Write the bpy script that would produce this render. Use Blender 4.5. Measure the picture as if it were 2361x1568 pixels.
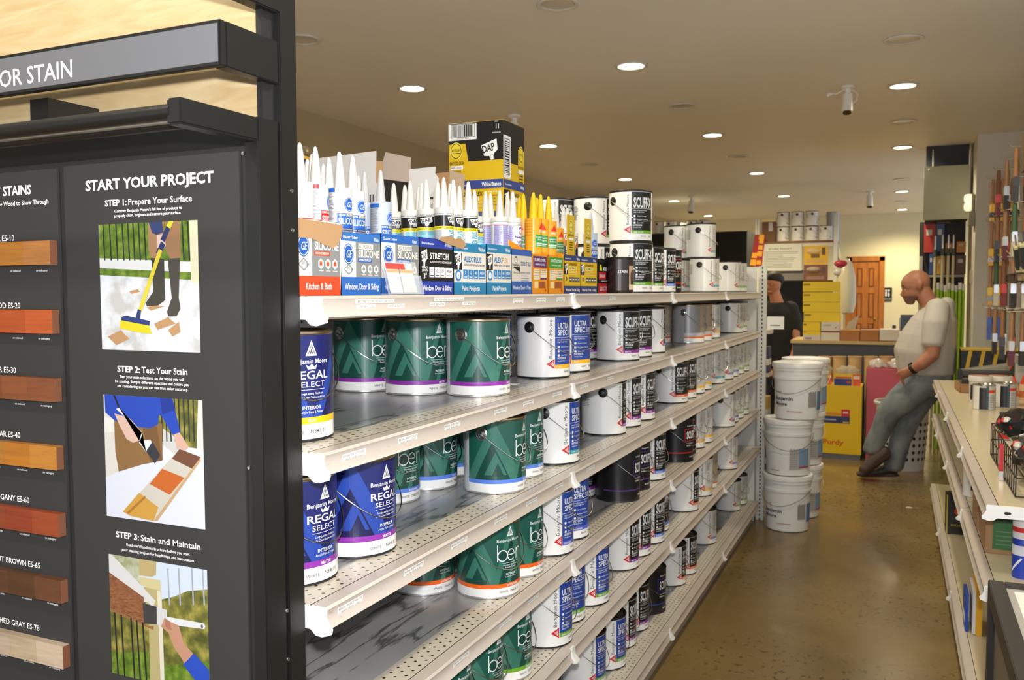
import bpy, bmesh, math, random
from mathutils import Vector, Matrix
PI=math.pi; R_=math.radians
random.seed(7)
S=bpy.context.scene
for o in list(bpy.data.objects): bpy.data.objects.remove(o)
COL=S.collection
# ---------------------------------------------------------------- camera
EYE=1.483
ROT=Matrix(((0.91163,-0.01976,0.41053),(0.41100,0.05080,-0.91022),(-0.00287,0.99851,0.05443)))
FOC=2007.0; PX0=1180.5; PY0=784.0
def _ortho():
    d1=Vector(((2085-PX0)/FOC,-(671-PY0)/FOC,-1)).normalized()
    d2=Vector(((-3286-PX0)/FOC,-(688-PY0)/FOC,-1))
    x=-(d2-d2.dot(d1)*d1); x.normalize(); z=x.cross(d1)
    return Matrix((x,d1,z))
ROT=_ortho()
EYEV=Vector((0,0,EYE))
cd=bpy.data.cameras.new('camera'); cam=bpy.data.objects.new('camera',cd); COL.objects.link(cam)
cam.matrix_world=Matrix.Translation(EYEV)@ROT.to_4x4()
cd.sensor_width=36; cd.lens=36*FOC/2361; cd.clip_start=.05; cd.clip_end=60
cd.dof.use_dof=True; cd.dof.focus_distance=1.75; cd.dof.aperture_fstop=9
S.camera=cam
def ray(px,py): return ROT@Vector(((px-PX0)/FOC,-(py-PY0)/FOC,-1))
def at_x(px,py,x): d=ray(px,py); return EYEV+d*(x/d.x)
def at_y(px,py,y): d=ray(px,py); return EYEV+d*(y/d.y)
def at_z(px,py,z): d=ray(px,py); return EYEV+d*((z-EYE)/d.z)
# ---------------------------------------------------------------- world, exposure, flash
S.view_settings.view_transform='Standard'; S.view_settings.look='None'
S.view_settings.exposure=0.0; S.view_settings.gamma=1; S.view_settings.use_curve_mapping=False
w=bpy.data.worlds.new('world'); S.world=w; w.use_nodes=True
bg=w.node_tree.nodes['Background']; bg.inputs[0].default_value=(.86,.93,1,1); bg.inputs[1].default_value=1.25
def lamp(kind,name,loc,energy,color=(1,1,1),**k):
    l=bpy.data.lights.new(name,kind); l.energy=energy; l.color=color
    for a,b in k.items(): setattr(l,a,b)
    o=bpy.data.objects.new(name,l); COL.objects.link(o); o.location=loc; return o
fl=lamp('SPOT','camera_flash',(0.02,-.02,1.60),146,(.97,.98,1),shadow_soft_size=.022,spot_size=R_(165),spot_blend=.35)
fl.rotation_euler=cam.matrix_world.to_euler()
# ---------------------------------------------------------------- materials
def lin(c): c/=255.; return c/12.92 if c<=.04045 else ((c+.055)/1.055)**2.4
_mc={}
def C(r,g,b,rough=.5,metal=0.,spec=.5,emit=0.,alpha=1.,trans=0.):
    k=(r,g,b,rough,metal,spec,emit,alpha,trans)
    if k in _mc: return _mc[k]
    m=bpy.data.materials.new('mat_%d_%d_%d'%(r,g,b)); m.use_nodes=True
    p=m.node_tree.nodes['Principled BSDF']; col=(lin(r),lin(g),lin(b),1)
    p.inputs['Base Color'].default_value=col; p.inputs['Roughness'].default_value=rough
    p.inputs['Metallic'].default_value=metal; p.inputs['Specular IOR Level'].default_value=spec
    if emit: p.inputs['Emission Color'].default_value=col; p.inputs['Emission Strength'].default_value=emit
    if alpha<1: p.inputs['Alpha'].default_value=alpha
    if trans: p.inputs['Transmission Weight'].default_value=trans
    _mc[k]=m; return m
class NT:
    def __init__(s,name,rough=.5,metal=0,spec=.5):
        s.m=bpy.data.materials.new(name); s.m.use_nodes=True; s.t=s.m.node_tree; s.p=s.t.nodes['Principled BSDF']
        s.p.inputs['Roughness'].default_value=rough; s.p.inputs['Metallic'].default_value=metal; s.p.inputs['Specular IOR Level'].default_value=spec
        s.tc=s.t.nodes.new('ShaderNodeTexCoord')
    def n(s,ty,ins=None,**at):
        n=s.t.nodes.new('ShaderNode'+ty)
        for a,b in at.items(): setattr(n,a,b)
        for a,b in (ins or {}).items():
            if hasattr(b,'node'): s.t.links.new(b,n.inputs[a])
            else: n.inputs[a].default_value=b
        return n
    def map(s,scale,rot=(0,0,0),src='Object'):
        return s.n('Mapping',{'Vector':s.tc.outputs[src],'Scale':scale,'Rotation':rot}).outputs[0]
    def ramp(s,fac,stops):
        r=s.n('ValToRGB',{'Fac':fac}); e=r.color_ramp.elements
        while len(e)<len(stops): e.new(.5)
        for i,(p,c) in enumerate(stops):
            e[i].position=p; e[i].color=(lin(c[0]),lin(c[1]),lin(c[2]),1)
        return r.outputs[0]
    def mix(s,f,a,b,mode='MIX'):
        x=s.n('Mix',data_type='RGBA',blend_type=mode)
        for i,v in ((0,f),(6,a),(7,b)):
            if hasattr(v,'node'): s.t.links.new(v,x.inputs[i])
            else: x.inputs[i].default_value=v
        return x.outputs[2]
    def math(s,op,a,b=0.):
        x=s.n('Math',operation=op)
        for i,v in ((0,a),(1,b)):
            if hasattr(v,'node'): s.t.links.new(v,x.inputs[i])
            else: x.inputs[i].default_value=v
        return x.outputs[0]
    def col(s,o): s.t.links.new(o,s.p.inputs['Base Color']); return s
    def rough(s,o): s.t.links.new(o,s.p.inputs['Roughness']); return s
    def bump(s,h,st=.2,d=.01):
        b=s.n('Bump',{'Height':h,'Strength':st,'Distance':d}); s.t.links.new(b.outputs[0],s.p.inputs['Normal']); return s
def L4(r,g,b): return (lin(r),lin(g),lin(b),1)
def noise(t,scale,sc=5,det=4,rot=(0,0,0)): return t.n('TexNoise',{'Vector':t.map(scale,rot),'Scale':sc,'Detail':det}).outputs[0]
# painted ceiling
t=NT('ceiling_paint',.5); t.col(t.ramp(noise(t,(1,1,1),.7,3),[(.3,(228,224,217)),(.7,(236,232,226))])); t.bump(noise(t,(1,1,1),60,3),.05); M_CEIL=t.m
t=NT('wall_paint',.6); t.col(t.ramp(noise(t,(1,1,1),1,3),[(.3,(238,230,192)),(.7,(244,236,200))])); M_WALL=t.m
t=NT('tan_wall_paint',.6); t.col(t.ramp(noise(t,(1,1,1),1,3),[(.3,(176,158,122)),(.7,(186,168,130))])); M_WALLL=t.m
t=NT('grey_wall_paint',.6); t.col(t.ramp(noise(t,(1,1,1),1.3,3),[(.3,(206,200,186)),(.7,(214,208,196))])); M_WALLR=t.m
# polished concrete floor with dark specks and patches
t=NT('polished_concrete',.5,0,.3)
b=t.ramp(noise(t,(1,1,1),1.6,5),[(.3,(108,90,56)),(.5,(124,103,64)),(.72,(136,113,70))])
sp=t.ramp(noise(t,(1.7,1.2,1),24,3),[(.59,(255,255,255)),(.64,(86,78,68))])
wt=t.ramp(noise(t,(1,1,1),.55,2),[(.42,(0,0,0)),(.58,(255,255,255))])
b2=t.mix(t.math('MULTIPLY',t.n('SeparateColor',{0:wt}).outputs[0],.85),b,sp,'MULTIPLY')
lt=t.ramp(noise(t,(1.6,1,1),2.4,6),[(.70,(0,0,0)),(.74,(255,255,255))])
b3=t.mix(t.n('SeparateColor',{0:lt}).outputs[0],b2,L4(170,160,138))
t.col(b3); t.rough(t.ramp(noise(t,(1,1,1),3,4),[(.3,(112,112,112)),(.7,(150,150,150))])); M_FLOOR=t.m
def holes(t,axA,axB,pA,pB,r,stag=True):
    """round perforations on an axA/axB grid in object space -> 1 inside a hole"""
    s=t.n('SeparateXYZ',{0:t.tc.outputs['Object']}).outputs
    b=t.math('DIVIDE',s[axB],pB); a=t.math('DIVIDE',s[axA],pA)
    if stag: a=t.math('ADD',a,t.math('MULTIPLY',t.math('MODULO',t.math('FLOOR',t.math('ADD',b,1000.)),2.),.5))
    fa=t.math('SUBTRACT',t.math('FRACT',t.math('ADD',a,1000.)),.5); fb=t.math('SUBTRACT',t.math('FRACT',t.math('ADD',b,1000.)),.5)
    da=t.math('MULTIPLY',fa,pA); db=t.math('MULTIPLY',fb,pB)
    d=t.math('SQRT',t.math('ADD',t.math('MULTIPLY',da,da),t.math('MULTIPLY',db,db)))
    return t.math('LESS_THAN',d,r),s
# shelf deck: greyed steel with dark scuff streaks; front strip perforated and cream
def deck_mat(name,base,strip,wear,front=.02,wid=.06):
    t=NT(name,.24,0,.5); h,s=holes(t,1,0,.026,.0172,.0032)
    zone=t.math('MULTIPLY',t.math('LESS_THAN',s[0],-front),t.math('GREATER_THAN',s[0],-front-wid))
    n1=t.ramp(noise(t,(7,1.1,1),1.6,6,(0,0,R_(12))),[(.485,(255,255,255)),(.505,(140,140,142)),(.515,(110,110,112)),(.535,(255,255,255))])
    n2=t.ramp(noise(t,(1,1,1),5,4),[(.3,(224,224,224)),(.7,(255,255,255))])
    c=t.mix(wear,L4(*base),n1,'MULTIPLY'); c=t.mix(1.,c,n2,'MULTIPLY')
    zs=t.math('GREATER_THAN',s[0],-front-wid-.012)
    c=t.mix(zs,c,L4(*strip)); c=t.mix(t.math('MULTIPLY',h,zone),c,L4(58,50,44)); t.col(c); return t.m
M_DECK=deck_mat('steel_shelf_deck',(178,176,172),(206,196,180),.85)
M_DECKR=deck_mat('cream_shelf_deck',(206,192,160),(212,198,166),.15,.10,.10)
t=NT('pegboard_steel',.4); h,s=holes(t,1,2,.0508,.0254,.0042,False); t.col(t.mix(h,L4(206,204,198),L4(40,38,36))); M_PEG=t.m
t=NT('slotted_upright',.4); s=t.n('SeparateXYZ',{0:t.tc.outputs['Object']}).outputs
fz=t.math('FRACT',t.math('DIVIDE',s[2],.0254)); fx=t.math('ABSOLUTE',t.math('SUBTRACT',s[0],.0))
sl=t.math('MULTIPLY',t.math('LESS_THAN',fz,.55),t.math('LESS_THAN',fx,.0042)); t.col(t.mix(sl,L4(222,220,212),L4(40,38,36))); M_SLOT=t.m
t=NT('worn_cream_lip',.3); n=t.ramp(noise(t,(1,4,14),9,5),[(.60,(196,184,174)),(.68,(190,177,166)),(.76,(178,162,148))]); t.col(n); M_LIP=t.m
def wood(name,c1,c2,c3,sc=(1,12,12),n=6,rough=.45,ds=3.):
    t=NT(name,rough); wv=t.n('TexNoise',{'Vector':t.map(sc),'Scale':n,'Detail':6,'Distortion':ds}).outputs[0]
    t.col(t.ramp(wv,[(.3,c1),(.5,c2),(.7,c3)])); return t.m
M_OAKP=wood('pale_oak',(196,166,118),(206,180,134),(216,194,152),(1.2,6,9),4.5,.45,1.6)
M_DOOR=wood('oak_door',(166,98,36),(186,114,44),(200,128,54),(9,9,1),3,.35,1)
M_HANDLE=wood('bare_wood_handle',(134,94,64),(154,112,78),(168,126,92),(20,20,2),4,.5,1)
M_BLK=C(24,23,22,.38); M_BLK2=C(33,32,31,.5); M_BRD=C(46,45,44,.62)
M_WHT=C(238,236,232,.35); M_STEEL=C(200,198,194,.25,1); M_CHR=C(225,225,225,.12,1); M_KRAFT=C(178,140,100,.7); M_KRAFT2=C(160,122,84,.75)
M_GOLDRIM=C(178,160,130,.28,1); M_INK=C(30,30,32,.5); M_PAPER=C(236,234,228,.6)
# ---------------------------------------------------------------- mesh builder
class MB:
    def __init__(s): s.bm=bmesh.new(); s.mats=[]; s.mi=0
    def mat(s,m):
        if m not in s.mats: s.mats.append(m)
        s.mi=s.mats.index(m); return s
    def _f(s,vs,sm=False):
        try: f=s.bm.faces.new(vs)
        except ValueError: return
        f.material_index=s.mi; f.smooth=sm
    def box(s,x0,y0,z0,x1,y1,z1,M=None):
        P=[(x0,y0,z0),(x1,y0,z0),(x1,y1,z0),(x0,y1,z0),(x0,y0,z1),(x1,y0,z1),(x1,y1,z1),(x0,y1,z1)]
        v=[s.bm.verts.new(M@Vector(p) if M else p) for p in P]
        for q in ((0,3,2,1),(4,5,6,7),(0,1,5,4),(1,2,6,5),(2,3,7,6),(3,0,4,7)): s._f([v[i] for i in q])
        return s
    def quad(s,*P): s._f([s.bm.verts.new(p) for p in P]); return s
    def prism(s,pts,a,b,ax='y'):
        """polygon pts extruded from a to b along ax"""
        f={'y':lambda p,t:(p[0],t,p[1]),'x':lambda p,t:(t,p[0],p[1]),'z':lambda p,t:(p[0],p[1],t)}[ax]
        v0=[s.bm.verts.new(f(p,a)) for p in pts]; v1=[s.bm.verts.new(f(p,b)) for p in pts]; n=len(pts)
        s._f(v0[::-1]); s._f(v1)
        for i in range(n): s._f([v0[i],v0[(i+1)%n],v1[(i+1)%n],v1[i]])
        return s
    def lathe(s,prof,n=32,M=None,caps=True):
        rings=[]
        for r,z in prof:
            if r<1e-6: rings.append([s.bm.verts.new(M@Vector((0,0,z)) if M else (0,0,z))]); continue
            ring=[]
            for i in range(n):
                a=2*PI*i/n; p=Vector((r*math.cos(a),r*math.sin(a),z)); ring.append(s.bm.verts.new(M@p if M else p))
            rings.append(ring)
        for a,b in zip(rings,rings[1:]):
            for i in range(n):
                j=(i+1)%n
                if len(a)==1 and len(b)==1: continue
                if len(a)==1: s._f([a[0],b[j],b[i]],True)
                elif len(b)==1: s._f([a[i],a[j],b[0]],True)
                else: s._f([a[i],a[j],b[j],b[i]],True)
        return s
    def tube(s,pts,r,n=8,cap=True):
        pts=[Vector(p) for p in pts]; rs=r if isinstance(r,(list,tuple)) else [r]*len(pts)
        rings=[]; up=None
        for i,p in enumerate(pts):
            d=(pts[min(i+1,len(pts)-1)]-pts[max(i-1,0)]).normalized()
            if up is None: up=Vector((0,0,1)) if abs(d.z)<.9 else Vector((1,0,0))
            x=d.cross(up).normalized(); y=x.cross(d).normalized(); up=y
            rings.append([s.bm.verts.new(p+rs[i]*(math.cos(2*PI*k/n)*x+math.sin(2*PI*k/n)*y)) for k in range(n)])
        for a,b in zip(rings,rings[1:]):
            for k in range(n): s._f([a[k],a[(k+1)%n],b[(k+1)%n],b[k]],True)
        if cap: s._f(rings[0][::-1]); s._f(rings[-1])
        return s
    def ball(s,c,r,n=12):
        rx,ry,rz=(r,r,r) if not isinstance(r,(tuple,list)) else r
        M=Matrix.Translation(c)@Matrix.Diagonal((rx,ry,rz,1))
        return s.lathe([(math.sin(PI*i/(n//2)) if 0<i<n//2 else 0,-math.cos(PI*i/(n//2))) for i in range(n//2+1)],n,M)
    def build(s,name,parent=None,bev=0,sharp=40):
        bmesh.ops.recalc_face_normals(s.bm,faces=s.bm.faces)
        if bev:
            es=[e for e in s.bm.edges if len(e.link_faces)==2 and e.calc_face_angle(0)>.6]
            bmesh.ops.bevel(s.bm,geom=es,offset=bev,segments=2,affect='EDGES',clamp_overlap=True)
        me=bpy.data.meshes.new(name); s.bm.to_mesh(me); s.bm.free()
        for m in s.mats: me.materials.append(m)
        try: me.set_sharp_from_angle(angle=R_(sharp))
        except Exception: pass
        o=bpy.data.objects.new(name,me); COL.objects.link(o)
        if parent: o.parent=parent
        return o
def B(m): return MB().mat(m)
USED={}
def tag(o,label,cat,group=None,kind=None):
    o['label']=label; o['category']=cat
    if group: o['group']=group
    if kind: o['kind']=kind
    return o
def struct(o,label=None,cat=None):
    o['kind']='structure'
    if label: o['label']=label; o['category']=cat
    return o
def thing(name,label,cat,loc=(0,0,0),rz=0,group=None):
    o=bpy.data.objects.new(name,None); o.empty_display_size=.05; COL.objects.link(o); o.location=loc; o.rotation_euler=(0,0,rz)
    return tag(o,label,cat,group)
def dup(o,label=None,group=None,loc=None,rz=None):
    c=o.copy(); COL.objects.link(c)
    if label: c['label']=label
    if group: c['group']=group
    if loc is not None: c.location=loc
    if rz is not None: c.rotation_euler=(0,0,rz)
    for ch in list(o.children):
        d=ch.copy(); COL.objects.link(d); d.parent=c
        for g in list(ch.children):
            e=g.copy(); COL.objects.link(e); e.parent=d
    return c
# ---------------------------------------------------------------- flat print builder
_tx={}
def text_mesh(s,bold):
    k=(s,bold)
    if k in _tx: return _tx[k]
    cu=bpy.data.curves.new('t','FONT'); cu.body=s; cu.resolution_u=2; cu.offset=bold*.022; cu.align_x='LEFT'
    o=bpy.data.objects.new('t',cu); COL.objects.link(o)
    me=bpy.data.meshes.new_from_object(o.evaluated_get(bpy.context.evaluated_depsgraph_get()))
    V=[(v.co.x,v.co.y) for v in me.vertices]; F=[tuple(p.vertices) for p in me.polygons]
    bpy.data.objects.remove(o); bpy.data.curves.remove(cu); bpy.data.meshes.remove(me)
    xs=[v[0] for v in V] or [0,1]; _tx[k]=(V,F,min(xs),max(xs)); return _tx[k]
CAP=.70
class Flat:
    """print laid out in a plane: x to the right, y up; every call lies a hair above the one before"""
    def __init__(s,step=.00004): s.bm=bmesh.new(); s.mats=[]; s.z=0.0001; s.step=step
    def _mi(s,m):
        if m not in s.mats: s.mats.append(m)
        return s.mats.index(m)
    def poly(s,pts,m):
        s.z+=s.step; mi=s._mi(m)
        f=s.bm.faces.new([s.bm.verts.new((p[0],p[1],s.z)) for p in pts]); f.material_index=mi
        f.normal_update()
        if f.normal.z<0: f.normal_flip()
        if len(pts)>4: bmesh.ops.triangulate(s.bm,faces=[f])
        return s
    def rect(s,x0,y0,x1,y1,m): return s.poly([(x0,y0),(x1,y0),(x1,y1),(x0,y1)],m)
    def ell(s,cx,cy,rx,ry,m,n=24): return s.poly([(cx+rx*math.cos(2*PI*i/n),cy+ry*math.sin(2*PI*i/n)) for i in range(n)],m)
    def line(s,pts,w,m):
        for a,b in zip(pts,pts[1:]):
            a=Vector(a);b=Vector(b); d=(b-a).normalized()*w/2; n=Vector((-d.y,d.x)); s.poly([a-d+n,a-d-n,b+d-n,b+d+n],m)
        return s
    def txt(s,st,x,y,h,m,w=None,bold=0,rot=0,al='c',shear=0):
        """cap height h, baseline at y; w fits the run to a width"""
        V,F,x0,x1=text_mesh(st,bold); s.z+=s.step; mi=s._mi(m); k=h/CAP; kx=k
        if w: kx=w/max(x1-x0,1e-6)
        W=(x1-x0)*kx; off={'c':-W/2,'l':0,'r':-W}[al]; c,sn=math.cos(R_(rot)),math.sin(R_(rot))
        vs=[]
        for a,b in V:
            px=(a-x0)*kx+off+shear*b*k; py=b*k; vs.append(s.bm.verts.new((x+px*c-py*sn,y+px*sn+py*c,s.z)))
        for f in F:
            try: q=s.bm.faces.new([vs[i] for i in f]); q.material_index=mi
            except ValueError: pass
        return s
    def _emit(s,name,parent):
        me=bpy.data.meshes.new(name); s.bm.to_mesh(me); s.bm.free()
        for m in s.mats: me.materials.append(m)
        o=bpy.data.objects.new(name,me); COL.objects.link(o)
        if parent: o.parent=parent
        return o
    def onto(s,mb,M):
        """merge into a MB with transform M (columns x,y,normal,origin)"""
        vm={}
        for v in s.bm.verts: vm[v]=mb.bm.verts.new(M@v.co)
        for f in s.bm.faces:
            mb.mat(s.mats[f.material_index])
            mb._f([vm[v] for v in f.verts])
        s.bm.free(); return mb
    def plane(s,name,M,parent=None):
        for v in s.bm.verts: v.co=M@v.co
        return s._emit(name,parent)
    def cyl(s,R,name,parent=None,step=.006):
        xs=[v.co.x for v in s.bm.verts]; k=math.floor(min(xs)/step)+1
        while k*step<max(xs):
            bmesh.ops.bisect_plane(s.bm,geom=list(s.bm.verts)+list(s.bm.edges)+list(s.bm.faces),plane_co=(k*step,0,0),plane_no=(1,0,0)); k+=1
        for v in s.bm.verts:
            a=v.co.x/R; r=R+v.co.z; v.co=Vector((r*math.sin(a),-r*math.cos(a),v.co.y))
        return s._emit(name,parent)
def XZ(x,y,z): return Matrix(((1,0,0,x),(0,0,-1,y),(0,1,0,z),(0,0,0,1)))       # print faces -Y
def YZ(x,y,z): return Matrix(((0,0,1,x),(1,0,0,y),(0,1,0,z),(0,0,0,1)))        # print faces +X, runs along +Y
def YZm(x,y,z): return Matrix(((0,0,-1,x),(-1,0,0,y),(0,1,0,z),(0,0,0,1)))     # print faces -X
def XY(x,y,z): return Matrix(((1,0,0,x),(0,1,0,y),(0,0,1,z),(0,0,0,1)))
def ordn(n): return ['first','second','third','fourth','fifth','sixth','seventh','eighth','ninth','tenth','eleventh','twelfth','thirteenth','fourteenth','fifteenth','sixteenth','seventeenth','eighteenth','nineteenth','twentieth'][n-1] if n<=20 else '%dth'%n
# ================================================================ room shell
CZ=2.85
struct(B(M_FLOOR).box(-4.2,-2.5,-.1,2.6,17.1,0).build('floor'))
struct(B(M_CEIL).box(-4.2,-2.5,CZ,2.6,17.1,CZ+.1).build('ceiling'))
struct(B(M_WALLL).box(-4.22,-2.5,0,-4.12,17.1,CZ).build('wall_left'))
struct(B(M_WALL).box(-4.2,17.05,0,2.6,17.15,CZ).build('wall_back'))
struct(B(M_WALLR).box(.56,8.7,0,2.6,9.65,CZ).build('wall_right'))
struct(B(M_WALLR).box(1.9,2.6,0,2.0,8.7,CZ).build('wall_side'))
struct(B(C(20,19,19,.8)).box(-4.1,12.5,0,-2.02,13.6,2.33).build('wall_partition'))
# door in the back wall
d0=at_y(1962,770,17.02); d1=at_y(2028,600,17.02)
dr=bpy.data.objects.new('door_1',None); COL.objects.link(dr); dr.location=(d0.x,17.04,0); struct(dr,'brown oak panel door in the cream back wall','door')
W=d1.x-d0.x
f=B(M_DOOR).box(-.09,-.05,0,0,.0,2.10).box(W,-.05,0,W+.09,0,2.10).box(-.09,-.05,2.02,W+.09,0,2.11).build('door_frame',dr,.004)
l=B(M_DOOR).box(0,-.02,0,W,.0,2.02)
l.build('door_leaf',dr)
pm=C(132,74,26,.4)
for x0,x1 in ((.08,W/2-.05),(W/2+.05,W-.08)):
    for z0,z1 in ((.15,.9),(1.0,1.45),(1.55,1.9)): B(M_DOOR).box(x0+.025,-.032,z0+.025,x1-.025,-.02,z1-.025).mat(pm).box(x0,-.022,z0,x1,-.019,z1).build('door_panel',dr)
B(C(170,140,80,.3,1)).tube([(W-.06,-.02,.98),(W-.06,-.07,.98)],.012).ball((W-.06,-.085,.98),.028).build('door_handle',dr)
B(M_WALL).box(-4.1,17.03,0,2.5,17.05,.1).build('baseboard_back')['kind']='structure'
# ================================================================ ceiling lights
LIT=C(255,250,225,.4,0,.5,14.); M_TRIM=C(214,210,202,.4); M_REF=C(196,192,184,.25)
def ceiling_light(x,y,lit,label):
    o=thing('ceiling_light',label,'ceiling light',(x,y,CZ),0,'lit ceiling lights' if lit else 'unlit ceiling lights')
    B(M_TRIM).lathe([(.078,0),(.100,-.001),(.103,-.006),(.098,-.010),(.080,-.008),(.074,.0)],36).build('trim_ring',o)
    if lit:
        B(LIT).lathe([(0,-.0035),(.074,-.0035),(.076,-.001)],32).build('lens',o)
        q=lamp('SPOT','lamp_glow',(x,y,CZ-.02),LITW*(1 if y<10 else 2.2),(1,.90,.66) if y<10 else (1,.85,.52),shadow_soft_size=.07,spot_size=R_(150),spot_blend=.7); q.parent=o; q.matrix_parent_inverse=Matrix.Translation((-x,-y,-CZ))
    else:
        B(M_REF).lathe([(0,-.0015),(.03,-.0018),(.055,-.0028),(.074,-.0055)],32).build('reflector',o)
    return o
LITW=78
rows={'aisle side row':[(2083,90,0),(2082,197,1),(2083,280,0),(2081,339,1),(2080,413,0),(2080,441,1),(2080,464,0),(2080,483,1)],
 'middle row':[(1287,8,0),(1455,151,1),(1573,243,0),(1643,311,1),(1703,360,0),(1745,399,1),(1807,452,1)],
 'left row':[(697,90,0),(951,203,1),(1264,336,1),(1363,378,0),(1442,413,1),(1554,463,1),(1633,497,1)]}
for rn,lst in rows.items():
    for i,(px,py,lit) in enumerate(lst):
        p=at_z(px,py,CZ)
        ceiling_light(p.x,min(p.y,16.6),lit,'%s recessed ceiling light, %s from the front in the %s'%('glowing' if lit else 'unlit',ordn(i+1),rn))
# the rows go on over the front of the shop, beside and behind the camera
for i,(x,y) in enumerate(((-.03,3.95),(-.03,1.3),(-1.52,2.6),(-3.0,2.5),(-1.5,.1))):
    ceiling_light(x,y,1,'glowing recessed ceiling light over the shop front, %s of five beside the camera'%ordn(i+1))
# ceiling cameras
def bullet_camera(px,py,label,s=1.,dark=False,rz=0):
    p=at_z(px,py,CZ); o=thing('security_camera',label,'security camera',(p.x,p.y,CZ),rz)
    m=M_WHT; B(m).lathe([(0,0),(.042*s,0),(.045*s,-.012*s),(.02*s,-.02*s),(.016*s,-.06*s),(0,-.062*s)],20).build('mount',o)
    B(m).tube([(0,0,-.055*s),(.004,-.02*s,-.08*s)],.012*s).build('joint',o)
    B(m).tube([(0,-.0,-.055*s),(0,-.045*s,-.165*s),(0,-.05*s,-.18*s)],[.03*s,.036*s,.034*s],20).build('camera_body',o)
    B(C(20,20,24,.15)).tube([(0,-.0495*s,-.179*s),(0,-.052*s,-.186*s)],.027*s,20).build('camera_lens',o)
    if not dark: B(m).tube([(0,.03,-.02),(.03,.05,-.02),(.06,.04,-.05),(.055,.0,-.10),(.03,-.01,-.12)],.004).tube([(-.02,0,-.02),(-.07,.0,-.045),(-.13,0,-.035)],.004).tube([(-.10,0,-.04),(-.13,0,-.05)],.008).build('cable',o)
    return o
bullet_camera(1955,199,'white bullet security camera with looped cable on the ceiling above the aisle')
bullet_camera(1186,266,'white bullet security camera on the ceiling behind the yellow and black carton',1.2,True)
bullet_camera(1595,452,'small dark-eyed camera far back on the ceiling above the left shelving',1.3,True)
bullet_camera(2006,441,'small dark-eyed camera far back on the ceiling before the cream back wall',1.2,True)
# ================================================================ paint shelving, left of the aisle
FX=-.83; BX=-1.40; SZ=[1.478,1.2305,.983,.7355,.488,.135]; YB=[1.118,2.245,3.368,4.49,5.70]
gon=thing('gondola_shelving','long run of cream steel shelving full of paint cans, left of the aisle','shelving',(FX,0,0))
def loc(o,x,y,z): o.location=(x,y,z); return o
for i in range(4):
    loc(B(M_PEG).box(BX-FX-.012,0,.08,BX-FX,YB[i+1]-YB[i]-.003,1.462).build('back_panel',gon),0,YB[i],0)
for y in YB[:4]: loc(B(M_SLOT).box(-.015,-.014,0,.015,.014,1.465).build('upright',gon),BX-FX+.006,y,0)
B(M_LIP).box(BX-FX,YB[0]+.01,.0,-.035,YB[-1],.075).build('kick_plate',gon)
ep=B(C(214,212,206,.4)).box(BX-FX-.01,YB[4]+.012,0,-.03,YB[4]+.022,1.64).build('end_panel',gon)
loc(B(M_SLOT).box(-.024,-.02,0,.024,.02,1.645).build('end_upright',gon),.0,YB[4]+.075,0)
def lip_prof(z):  # cross-section of deck edge in x,z: price rail curling outwards
    return [(-.03,z),(.0,z),(.004,z-.004),(.0015,z-.010),(.0035,z-.026),(.010,z-.0335),(.004,z-.0365),(-.006,z-.034),(-.03,z-.030)]
SHELVES={}
for k,z in enumerate(SZ):
    for i in range(4):
        y0,y1=YB[i],YB[i+1]-.002
        o=MB(); o.mat(M_DECK); o.box(BX-FX,0,z-.03,-.0,y1-y0,z) if False else None
        o.prism([(BX-FX,z-.028),(-.028,z-.028),(-.028,z),(BX-FX,z)],0,y1-y0)
        s=o.build('shelf',gon); s.location=(0,y0,0); SHELVES[(k,i)]=s
        r=B(M_LIP).prism(lip_prof(z),.0,y1-y0).build('price_rail',s)
        # white joint clip over the section seam
        if i<4 and not(i==0):
            c=B(M_WHT).prism([(-.002,z+.002),(.006,z+.003),(.006,z-.008),(.009,z-.022),(.020,z-.032),(.021,z-.037),(.012,z-.041),(.004,z-.039),(-.002,z-.03)],-.011,.011).build('joint_clip',s)
        if i==0:
            e=MB(); e.mat(M_WHT)
            e.prism([(-.30,z-.001),(-.001,z-.001),(.003,z-.006),(.002,z-.016),(.008,z-.028),(.014,z-.034),(.012,z-.042),(-.004,z-.047),(-.016,z-.046),(-.026,z-.037),(-.30,z-.033)],-.006,.0)
            e.mat(M_BLK); e.prism([(-.062,z-.0205),(-.058,z-.0165),(-.046,z-.0165),(-.042,z-.0205),(-.046,z-.0245),(-.058,z-.0245)],-.0064,-.006)
            e.build('end_bracket',s)
# price stickers on the rails
def sticker(k,px,lines,wpx,dy=0.0,hh=.0052):
    """two-line paper price sticker on rail k under pixel column px"""
    z=SZ[k]; y=at_x(px,700,FX).y; i=max(j for j in range(4) if YB[j]<=y); s=SHELVES[(k,i)]
    f=Flat(); n=len(lines); wd=.10*wpx
    f.rect(-wd/2-.003,-.0125,wd/2+.003,.0005,M_PAPER) if n>1 else f.rect(-wd/2-.003,-.0065,wd/2+.003,.0005,M_PAPER)
    for j,t in enumerate(lines): f.txt(t,0,-.0052-.0065*j,.0038,M_INK,w=wd*(1 if j==0 else .8))
    M=Matrix(((0,0.08,1,.0036),(1,0,0,0),(0,1,-.08,z-.0105+dy),(0,0,0,1)))
    o=f.plane('price_sticker',M,s); o.location=(0,y-YB[i],0)
sticker(0,862,['K&B TUB&TILE 100% WP SILICONE CAULK'],1.15,.004)
sticker(0,840,['CLEAR - $8 PLUS TAX'],.5,-.005); sticker(0,910,['WHITE - $8 PLUS TAX'],.5,-.005)
sticker(0,1033,['W&D ALL PURPOSE 100% WP SILICONE CAULK'],1.2,.005); sticker(0,1005,['WHITE - $8 PLUS TAX'],.55,-.004); sticker(0,1078,['CLEAR - $8 PLUS TAX'],.55,-.004)
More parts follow.
